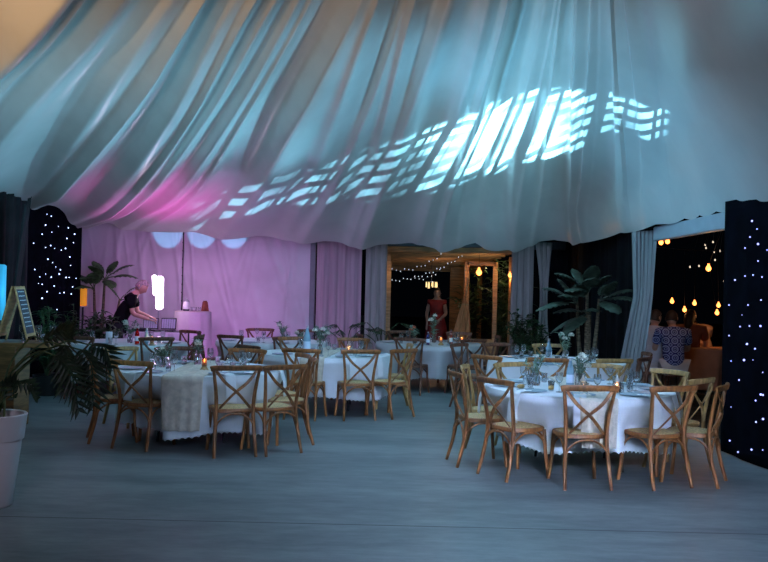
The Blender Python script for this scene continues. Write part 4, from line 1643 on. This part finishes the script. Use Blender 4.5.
def person(label, loc, rz, J, look, top_m, bottom_m, hair_col=hair_m, hair='short', top_sleeve=.72, palm=(0, 0, -1), dress=None, shoe=True):
    """J: joints in local space; x right, y forward"""
    t_ = thing('person', label, 'person', loc, rz)
    J = {k: Vector(v) for k, v in J.items()}
    yoke = (J['sh_l'] + J['sh_r']) / 2 + Vector((0, 0, .01))
    V = [J['pelvis'], J['waist'], J['chest'], yoke, J['neck'], J['head'] - Vector((0, 0, .02))]
    Rr = [(.150, .110), (.130, .095), (.150, .105), (.10, .075), (.056, .056), (.060, .060)]
    E = [(0, 1), (1, 2), (2, 3), (3, 4), (4, 5)]
    for s in ('l', 'r'):
        b0 = len(V)
        V += [J['sh_' + s], J['el_' + s], (J['el_' + s] + J['wr_' + s]) / 2, J['wr_' + s]]
        Rr += [(.062, .062), (.044, .044), (.038, .038), (.026, .026)]
        E += [(3, b0), (b0, b0 + 1), (b0 + 1, b0 + 2), (b0 + 2, b0 + 3)]
        b0 = len(V)
        kn, an = J['kn_' + s], J['an_' + s]
        V += [J['hip_' + s], kn, kn.lerp(an, .35), an, J['toe_' + s]]
        Rr += [(.092, .092), (.058, .058), (.060, .060), (.036, .036), (.034, .03)]
        E += [(0, b0), (b0, b0 + 1), (b0 + 1, b0 + 2), (b0 + 2, b0 + 3), (b0 + 3, b0 + 4)]
    mb = MB()
    add_mesh(mb, skin_surface(V, E, Rr, 2))
    sd, uv_, lk = head_mesh(mb, J['head'], look)
    for s in ('l', 'r'):
        hand(mb, J['wr_' + s], J['wr_' + s] - J['el_' + s], palm)
    body = mb.build('body', skin, t_)
    # top
    V2 = [J['pelvis'] - Vector((0, 0, .06)), J['waist'], J['chest'], yoke, J['neck'] * .6 + yoke * .4]
    R2 = [(.190, .150), (.168, .135), (.190, .145), (.14, .115), (.082, .082)]
    E2 = [(0, 1), (1, 2), (2, 3), (3, 4)]
    for s in ('l', 'r'):
        b0 = len(V2)
        V2 += [J['sh_' + s], J['sh_' + s].lerp(J['el_' + s], top_sleeve)]
        R2 += [(.090, .090), (.072, .072)]
        E2 += [(3, b0), (b0, b0 + 1)]
    mb = MB()
    add_mesh(mb, skin_surface(V2, E2, R2, 2))
    mb.build('shirt' if not dress else 'bodice', top_m, t_)
    if dress:
        def fn(u, v):
            a = 2 * PI * u
            z = J['waist'].z * (1 - v) + .04 * v
            c = J['waist'] * (1 - v) + Vector((J['pelvis'].x, J['pelvis'].y, 0)) * v
            r = .15 + .05 * math.sin(min(1, v * 3) * PI / 2) + .13 * v + .02 * v * math.sin(a * 9)
            return (c.x + r * math.cos(a), c.y + r * .85 * math.sin(a), z)
        MB().grid(fn, 72, 20, close_u=True).build('skirt', bottom_m, t_, thick=.004)
    else:
        V3 = [J['pelvis'] + Vector((0, 0, .03))]
        R3 = [(.172, .132)]
        E3 = []
        for s in ('l', 'r'):
            b0 = len(V3)
            V3 += [J['hip_' + s], J['kn_' + s], J['kn_' + s].lerp(J['an_' + s], .4), J['an_' + s] + (J['kn_' + s] - J['an_' + s]) * .06]
            R3 += [(.108, .108), (.075, .075), (.074, .074), (.06, .06)]
            E3 += [(0, b0), (b0, b0 + 1), (b0 + 1, b0 + 2), (b0 + 2, b0 + 3)]
        mb = MB()
        add_mesh(mb, skin_surface(V3, E3, R3, 2))
        mb.build('trousers', bottom_m, t_)
    if shoe:
        for s in ('l', 'r'):
            an, to = J['an_' + s], J['toe_' + s]
            mb = MB()
            add_mesh(mb, skin_surface([an - (to - an) * .35 + Vector((0, 0, -.03)), an.lerp(to, .5), to], [(0, 1), (1, 2)], [(.05, .05), (.052, .05), (.045, .035)], 2))
            mb.build('shoe', metal_dark, t_)
    # hair: a cap over the crown and nape
    c = J['head']
    mb = MB()

    def hf(u, v):
        a = 2 * PI * u
        th = v * PI * (.62 if hair == 'short' else .75)
        x, y, z = math.sin(th) * math.sin(a), math.sin(th) * math.cos(a), math.cos(th)
        # hairline cut back over the face
        if y > 0 and z < .55:
            y = y * .25 - .05
            x = x * .98
        g_ = 1.10 + .03 * math.sin(a * 9)
        p_ = c + sd * (x * .80 * .105 * g_) + lk * (y * .98 * .105 * g_) + uv_ * (z * .105 * 1.22 * g_)
        return p_
    mb.grid(hf, 26, 10, close_u=True)
    if hair == 'long':
        pts = curve_pts([c - lk * .06 + uv_ * .02, c - lk * .10 - uv_ * .1, c - lk * .09 - uv_ * .26], 6)
        mb.tube(pts, [.07, .085, .09, .085, .075, .06, .03], 12)
    mb.build('hair', hair_col, t_, thick=.004)
    return t_


# the man at the booth, bending over the table towards the right
man_D = 16.05
mp_ = at(120, 330, man_D)
person('man in a black tee leaning over the music booth, grey cropped hair, arm reaching right', (mp_.x, man_D, 0), R(-90 + 8),
       dict(pelvis=(0, -.05, .93), waist=(0, .02, 1.10), chest=(0, .17, 1.33), neck=(0, .27, 1.49), head=(.01, .36, 1.595),
            sh_l=(-.19, .20, 1.40), el_l=(-.21, .27, 1.14), wr_l=(-.13, .50, 1.06), sh_r=(.19, .20, 1.40), el_r=(.22, .24, 1.12), wr_r=(.10, .52, 1.02),
            hip_l=(-.10, -.05, .88), kn_l=(-.11, .00, .48), an_l=(-.11, -.06, .08), toe_l=(-.12, .10, .04),
            hip_r=(.10, -.05, .88), kn_r=(.11, .04, .48), an_r=(.11, .0, .08), toe_r=(.12, .16, .04)),
       (.15, .75, -.62), tee_black, mat('black_trousers', (.015, .015, .02), .8, .2, 6), mat('hair_grey', (.35, .28, .26), .6, .2, 30))

# woman in a red dress beyond the rear opening
wp = at(437, 300, 21.5)
person('person in a long dark red dress standing in the dark beyond the opening', (wp.x, 21.5, 0), R(170),
       dict(pelvis=(0, 0, .92), waist=(0, 0, 1.08), chest=(0, .01, 1.27), neck=(0, .0, 1.44), head=(0, .02, 1.57),
            sh_l=(-.17, 0, 1.36), el_l=(-.22, -.02, 1.08), wr_l=(-.12, .16, .98), sh_r=(.17, 0, 1.36), el_r=(.24, -.02, 1.08), wr_r=(.22, .08, .84),
            hip_l=(-.09, 0, .87), kn_l=(-.10, .02, .47), an_l=(-.09, 0, .08), toe_l=(-.10, .14, .04),
            hip_r=(.09, 0, .87), kn_r=(.10, .02, .47), an_r=(.09, 0, .08), toe_r=(.10, .14, .04)),
       (0, 1, -.1), mat('red_dress', (.26, .018, .015), .7, .15, 5), MATS['red_dress'], hair='long', dress=True, top_sleeve=.25)

SEATJ = dict(pelvis=(0, -.06, .53), waist=(0, -.05, .70), chest=(0, .0, .93), neck=(0, .06, 1.10), head=(0, .12, 1.22),
             sh_l=(-.20, .01, 1.02), el_l=(-.25, .10, .76), wr_l=(-.14, .32, .78), sh_r=(.20, .01, 1.02), el_r=(.25, .10, .76), wr_r=(.14, .32, .78),
             hip_l=(-.11, -.02, .52), kn_l=(-.14, .40, .50), an_l=(-.14, .38, .09), toe_l=(-.14, .54, .04),
             hip_r=(.11, -.02, .52), kn_r=(.14, .40, .50), an_r=(.14, .38, .09), toe_r=(.14, .54, .04))

# blue shirt with rings: pattern as woven in the cloth
bs = bpy.data.materials.new('blue_patterned_cotton')
bs.use_nodes = True
h = NT(bs.node_tree)
b = bs.node_tree.nodes['Principled BSDF']
tcn = h.n('ShaderNodeTexCoord')
sx = h.n('ShaderNodeSeparateXYZ')
h.link(tcn.outputs['Object'], sx.inputs[0])
PXS = .125


def cell(o_, sh):
    return h.m('SUBTRACT', h.m('FRACT', h.m('ADD', h.m('DIVIDE', o_, PXS), sh)), .5)


cx_, cz_ = cell(sx.outputs[0], .5), cell(sx.outputs[2], .25)
rr_ = h.m('SQRT', h.m('ADD', h.m('MULTIPLY', cx_, cx_), h.m('MULTIPLY', cz_, cz_)))
ring = h.m('LESS_THAN', h.m('ABSOLUTE', h.m('SUBTRACT', rr_, .34)), .07)
dia = h.m('LESS_THAN', h.m('ABSOLUTE', h.m('SUBTRACT', h.m('ADD', h.m('ABSOLUTE', cx_), h.m('ABSOLUTE', cz_)), .80)), .07)
dot = h.m('LESS_THAN', h.m('ABSOLUTE', h.m('SUBTRACT', rr_, .14)), .035)
mk_ = h.m('MAXIMUM', ring, h.m('MAXIMUM', dia, dot))
mm = h.n('ShaderNodeMix', data_type='RGBA')
h.link(mk_, mm.inputs[0])
mm.inputs[6].default_value = (.015, .03, .16, 1)
mm.inputs[7].default_value = (.30, .38, .62, 1)
h.link(mm.outputs[2], b.inputs['Base Color'])
b.inputs['Roughness'].default_value = .8
cream_tr = mat('cream_trousers', (.60, .58, .58), .8, .05, 6)
grey_tee = mat('grey_tee', (.50, .50, .53), .8, .05, 6)
OD = 14.6


st_ = thing('stool', 'x', 'stool')
MB().lathe([(.15, .40), (.17, .405), (.17, .43), (.15, .44)], (0, 0, 0), 24).build('seat', wood_dark, st_)
for k in range(4):
    a_ = PI / 4 + k * PI / 2
    MB().tube([(.11 * math.cos(a_), .11 * math.sin(a_), .41), (.16 * math.cos(a_), .16 * math.sin(a_), 0)], .014, 8).build('leg', wood_dark, st_)
STOOL = Maker(st_)


def seated(px, D, rz, label, top, bottom, lookv, hair='short', **k):
    p_ = at(px, 340, D)
    J = {a: Vector(v) for a, v in SEATJ.items()}
    for a, v in k.items():
        J[a] = Vector(v)
    person(label, (p_.x, D, 0), rz, J, lookv, top, bottom, hair=hair).scale = (1.06, 1.06, 1.06)
    # the chair it sits on: seat centre under the pelvis
    a = rz + PI / 2
    STOOL((p_.x - math.cos(a) * .03, D - math.sin(a) * .03, 0), rz, f'dark round stool outside under the {label.split(",")[0].replace("person in a ", "sitter in ").replace(" patterned with pale rings", "")}')


seated(673, 14.3, R(-5), 'person in a blue shirt patterned with pale rings, sitting outside with back to us', bs, cream_tr, (.25, 1, -.35))
seated(653, 14.6, R(-30), 'person in a light grey tee, sitting outside just right of the tied curtain', grey_tee, cream_tr, (.35, 1, -.3))
seated(690, 15.8, R(-20), 'person in a rust brown top, dim, sitting outside behind the patterned blue shirt', mat('rust_top', (.25, .08, .05), .8, .1, 6), tee_black, (.2, 1, -.5), 'long')
seated(704, 17.0, R(15), 'person in a pale shirt lit orange, bowed over, sitting outside beyond the round table', mat('orange_lit_shirt', (.75, .48, .36), .8, .06, 6), tee_black, (0, 1, -.9),  # orange bulb light put into the pale shirt's colour
       chest=(0, .14, .90), neck=(0, .27, 1.02), head=(0, .38, 1.06), sh_l=(-.2, .16, .98), sh_r=(.2, .16, .98), waist=(0, 0, .70), el_l=(-.25, .25, .76), el_r=(.25, .25, .76), wr_l=(-.12, .45, .76), wr_r=(.12, .45, .76))

# round outdoor table under an orange lit cloth
p = at(706, 347, 15.6)
t_ = thing('garden_table', 'round garden table outside under a cloth lit orange', 'table', (p.x, 15.6, 0))
MB().lathe([(.42, .74), (.43, .745), (.43, .765), (.42, .77)], (0, 0, 0), 32).build('tabletop', wood_pine, t_)
MB().lathe([(.25, 0), (.25, .02), (.03, .05), (.03, .74)], (0, 0, 0), 20).build('pedestal', metal_dark, t_)


def gfn(u, v):
    a = 2 * PI * u
    if v < .2:
        r = max(.001, .44 * v / .2)
        return (r * math.cos(a), r * math.sin(a), .775)
    q = (v - .2) / .8
    r = .44 - .05 * q + q * (.04 * math.sin(a * 7) + .02 * math.sin(a * 12))
    return (r * math.cos(a), r * math.sin(a), .775 - .70 * q)


o = MB().grid(gfn, 110, 20, close_u=True).build('garden_tablecloth', mat('orange_lit_cloth', (.55, .27, .17), .85, .06, 4), thick=.003)  # orange light of the bulbs put into the cloth colour
o.location = (p.x, 15.6, 0)
tag(o, 'orange-lit cloth over the round garden table outside the side opening', 'tablecloth')
# slim white parasol post cover at the opening edge
p = at(726, 350, 12.0)

# ================================================================= FESTOON BULBS outside, side opening
def bulb_string(name, label, ends, bulbs, m_, rad, light=0, sag=.15, drop=0.0, cat='string lights', lcol=(1, .45, .15)):
    t_ = thing(name, label, cat, (0, 0, 0))
    cab = MB()
    a, b_ = Vector(ends[0]), Vector(ends[1])
    pts = [a.lerp(b_, k / 16) - Vector((0, 0, sag * math.sin(PI * k / 16))) for k in range(17)]
    cab.tube(pts, .006, 5)
    first = None
    for q in bulbs:
        # pendant cord up to the cable
        best = min(pts, key=lambda c_: (c_ - q).length)
        if (best - q).length > .03:
            cab.tube([q + Vector((0, 0, rad * .9)), best], .004, 5)
        if first is None:
            first = MB().lathe([(.001, -rad * 1.25), (rad * .7, -rad * .9), (rad, -rad * .2), (rad * .75, rad * .5), (rad * .4, rad), (rad * .38, rad * 1.5), (.001, rad * 1.55)], (0, 0, 0), 12).build('bulb', m_, t_)
            o_ = first
        else:
            o_ = first.copy()
            C.objects.link(o_)
            o_.parent = t_
        o_.location = q
        if light:
            point('bulb_light', q + Vector((0, -rad * 2.2, -rad * 1.5)), light, lcol, .04)
    cab.build('cable', metal_dark, t_)
    return t_


big = [at(661, 242, 13.6), at(667.5, 241, 14.0)]
bulb_string('bulb_string', 'pair of warm bulbs glowing just under the white header beam', ((2.9 + 1, 13.4, 2.75), (5.8, 14.6, 2.9)), big, bulb_m, .038, 3, .1)
bulb_string('bulb_string', 'single large warm bulb hanging in the dark outside the side opening', ((4.4, 12.9, 3.0), (6.4, 13.8, 3.0)), [at(708.5, 268, 13.4)], bulb_m, .042, 4, .1)
bulb_string('bulb_string', 'row of five warm bulbs low over the seated people outside', ((4.2, 16.2, 2.6), (7.6, 16.8, 2.6)), [at(672, 301, 16.2), at(684.5, 309.5, 16.3), at(694.5, 303, 16.4), at(718.5, 305, 16.6), at(717, 312.5, 16.0)], bulb_m, .038, 2.2, .1)
dim = emis('dim_bulb', (1, .8, .6), 1.2)
bulb_string('bulb_string', 'scatter of tiny pale lights far off in the dark outside', ((6.0, 19.0, 3.9), (9.6, 20.0, 3.9)), [at(x, y, 19.5) for x, y in ((713, 242), (705, 245), (706, 248), (714, 252), (720, 251), (731, 252), (690, 267), (699, 266), (715, 260), (724, 281))], dim, .017, 0, .2)
vol = None

# ================================================================= PERGOLA beyond the rear opening
x0, x1 = at(388, 280, 19.3).x, at(512, 280, 19.3).x
pg = thing('pergola', 'timber pergola with slatted roof and lit posts beyond the rear opening', 'pergola', ((x0 + x1) / 2, 19.3, 0))
hw = (x1 - x0) / 2
pm = wood_pine
for (dx, dy) in ((-hw, 0), (hw, 0), (-hw, 6.5), (hw, 6.5)):
    MB().box((dx, dy, 1.2), (.13, .13, 2.4), bev=.01).build('post', pm, pg, smooth=False)
MB().box((0, -.0, 2.52), (2 * hw + .3, .10, .12), bev=.01).build('beam', pm, pg, smooth=False)
MB().box((0, 6.5, 2.27), (2 * hw + .3, .10, .20), bev=.01).build('beam', pm, pg, smooth=False)
for k in range(9):
    MB().box((0, .5 + k * .72, 2.55 - .024 * k), (2 * hw + .2, .05, .07)).build('rafter', pm, pg, smooth=False)
mb = MB()
for k in range(22):
    mb.box((-hw + .05 + k * (2 * hw - .1) / 21, 3.2, 2.51), (.075, 6.6, .02), tilt=Matrix.Rotation(R(-1.7), 3, 'X'))
mb.build('roof_slats', pm, pg, smooth=False)
MB().box((hw - .62, 5.9, 1.15), (.55, .06, 2.3), bev=.01).build('timber_panel', pm, pg, smooth=False)

pane_g = glassmat('pane_glass', (1, 1, 1), 0.0)
pane_g.node_tree.nodes['Principled BSDF'].inputs['IOR'].default_value = 1.03
pane_g.node_tree.nodes['Principled BSDF'].inputs['Transmission Weight'].default_value = 1.0
point('shrub_fill_light', at(486, 268, 20.5), 9, (1.0, .72, .35), .008)  # added unseen lights, brighten the shrubs behind the pane
point('shrub_fill_light', at(505, 270, 19.8), 4, (1.0, .72, .35), .008)
# glazed door frame
gx0, gx1 = at(466, 300, 19.9).x, at(495, 300, 19.9).x
gd = thing('glazed_screen', 'timber-framed glass screen with solid lower board under the warm bulb', 'screen', ((gx0 + gx1) / 2, 19.9, 0))
hw2 = (gx1 - gx0) / 2
for dx in (-hw2, hw2 * .98):
    MB().box((dx, 0, 1.15), (.10, .08, 2.3), bev=.008).build('frame_post', pm, gd, smooth=False)
MB().box((0, 0, 2.26), (2 * hw2, .08, .09), bev=.008).build('frame_rail', pm, gd, smooth=False)
MB().box((0, 0, .30), (2 * hw2, .05, .60), bev=.008).build('lower_board', pm, gd, smooth=False)
MB().box((0, 0, 1.40), (2 * hw2 - .1, .01, 1.62)).build('glass_pane', pane_g, gd, smooth=False)

# folded parasol
p = at(459, 330, 19.0)
ps = thing('folded_parasol', 'closed orange-brown parasol tied near its top, standing by the glazed screen', 'parasol', (p.x, 19.0, 0), 0)
ps.rotation_euler = (0, R(5), 0)
MB().tube([(0, 0, 0), (0, 0, 1.95)], .022, 8).build('pole', wood_pine, ps)
MB().lathe([(.2, 0), (.2, .05), (.04, .08)], (0, 0, 0), 20).build('base', metal_dark, ps)


def pf(u, v):
    a = 2 * PI * u
    z = 1.45 - 1.10 * v
    r = (.05 + .17 * v) * (1 + .22 * math.sin(a * 8))
    return (r * math.cos(a), r * math.sin(a), z)


cn = MB().grid(pf, 96, 16, close_u=True).build('folded_canopy', mat('orange_canvas', (.58, .24, .09), .8, .08, 5), ps, thick=.004)
MB().tube([(.065 * math.cos(k * PI / 6), .065 * math.sin(k * PI / 6), 1.37) for k in range(13)], .012, 6).build('tie_strap', wood_pale, ps)

# festoon strands and chandelier
for k, (pa, pb, n, lab) in enumerate([
        ((392, 270, 19.5), (441, 255, 20.5), 13, 'upper strand of tiny white fairy lights under the pergola'),
        ((392, 281, 19.6), (462, 256, 20.5), 20, 'longest strand of tiny white fairy lights, drooping at the left post'),
        ((415, 279, 20.5), (448, 263, 21.0), 9, 'short lowest strand of tiny fairy lights above the chandelier')]):
    A, B = at(*pa), at(*pb)
    qs = []
    for j in range(n):
        f_ = j / (n - 1)
        qs.append(A.lerp(B, f_) - Vector((0, 0, .12 * math.sin(PI * f_) + .025 * ((j * 7) % 3 - 1))))
    bulb_string('fairy_light_strand', lab, (A, B), qs, fairy_m, .010, 0, .12)
p = at(431.5, 285, 23.5)
cl_ = thing('chandelier', 'small pale chandelier with hanging glass drops in the dark pergola', 'chandelier', p)
MB().tube([(0, 0, .08), (0, 0, 2.68 - p.z)], .006, 6).build('cord', metal_dark, cl_)
MB().lathe([(.14, .07), (.15, .075), (.15, .09), (.14, .095)], (0, 0, 0), 20).build('ring', metal_m, cl_)
for k in range(9):
    a = 2 * PI * k / 9
    MB().tube([(.14 * math.cos(a), .14 * math.sin(a), .08), (.14 * math.cos(a), .14 * math.sin(a), -.09 + .03 * (k % 3))], [.014, .020], 8).build('glass_drop', emis('chandelier_glow', (1, .75, .35), 1.1), cl_)

# warm bulbs under the pergola
bulb_string('pendant_bulb', 'bright warm bulb over the glazed screen', ((at(479, 272, 19.6).x - .1, 19.6, 2.515), (at(479, 272, 19.6).x + .3, 19.6, 2.515)), [at(479, 272, 19.6)], bulb_m, .065, 5, 0.0, cat='lamp')
bulb_string('pendant_bulb', 'warm bulb low beside the dim curtain, in the lit leaves', ((at(510, 275, 19.3).x - .2, 19.3, 2.455), (at(510, 275, 19.3).x + .08, 19.3, 2.455)), [at(510, 275, 19.25)], bulb_m, .045, 4, 0.0, cat='lamp')
point('post_point_light', at(388, 275, 18.95) + Vector((.05, 0, 0)), 1.5, (1, .6, .3), .05)  # unseen point light brightening the left post, no lamp there
point('pergola_fill_light', (at(450, 300, 20).x, 22.5, 2.0), 9, (1, .62, .38), .05)  # added unseen light, brightens the pergola roof from below
# garden plants lit by the bulbs and added fill lights
for k, (px, D, h_, lab) in enumerate([(472, 21.0, 2.4, 'tall leafy garden shrub lit by the bulb behind the glass screen'), (501, 20.2, 2.45, 'tall leafy garden shrub between the screen and the dim curtain'), (508, 22.2, 2.6, 'garden shrub at the back, upper leaves catching the warm light')]):
    p = at(px, 300, D)
    shrub((p.x, D, 0), lab, h_, .5, 34, 60 + k, leaf_mid, .26, .06, name='garden_shrub')
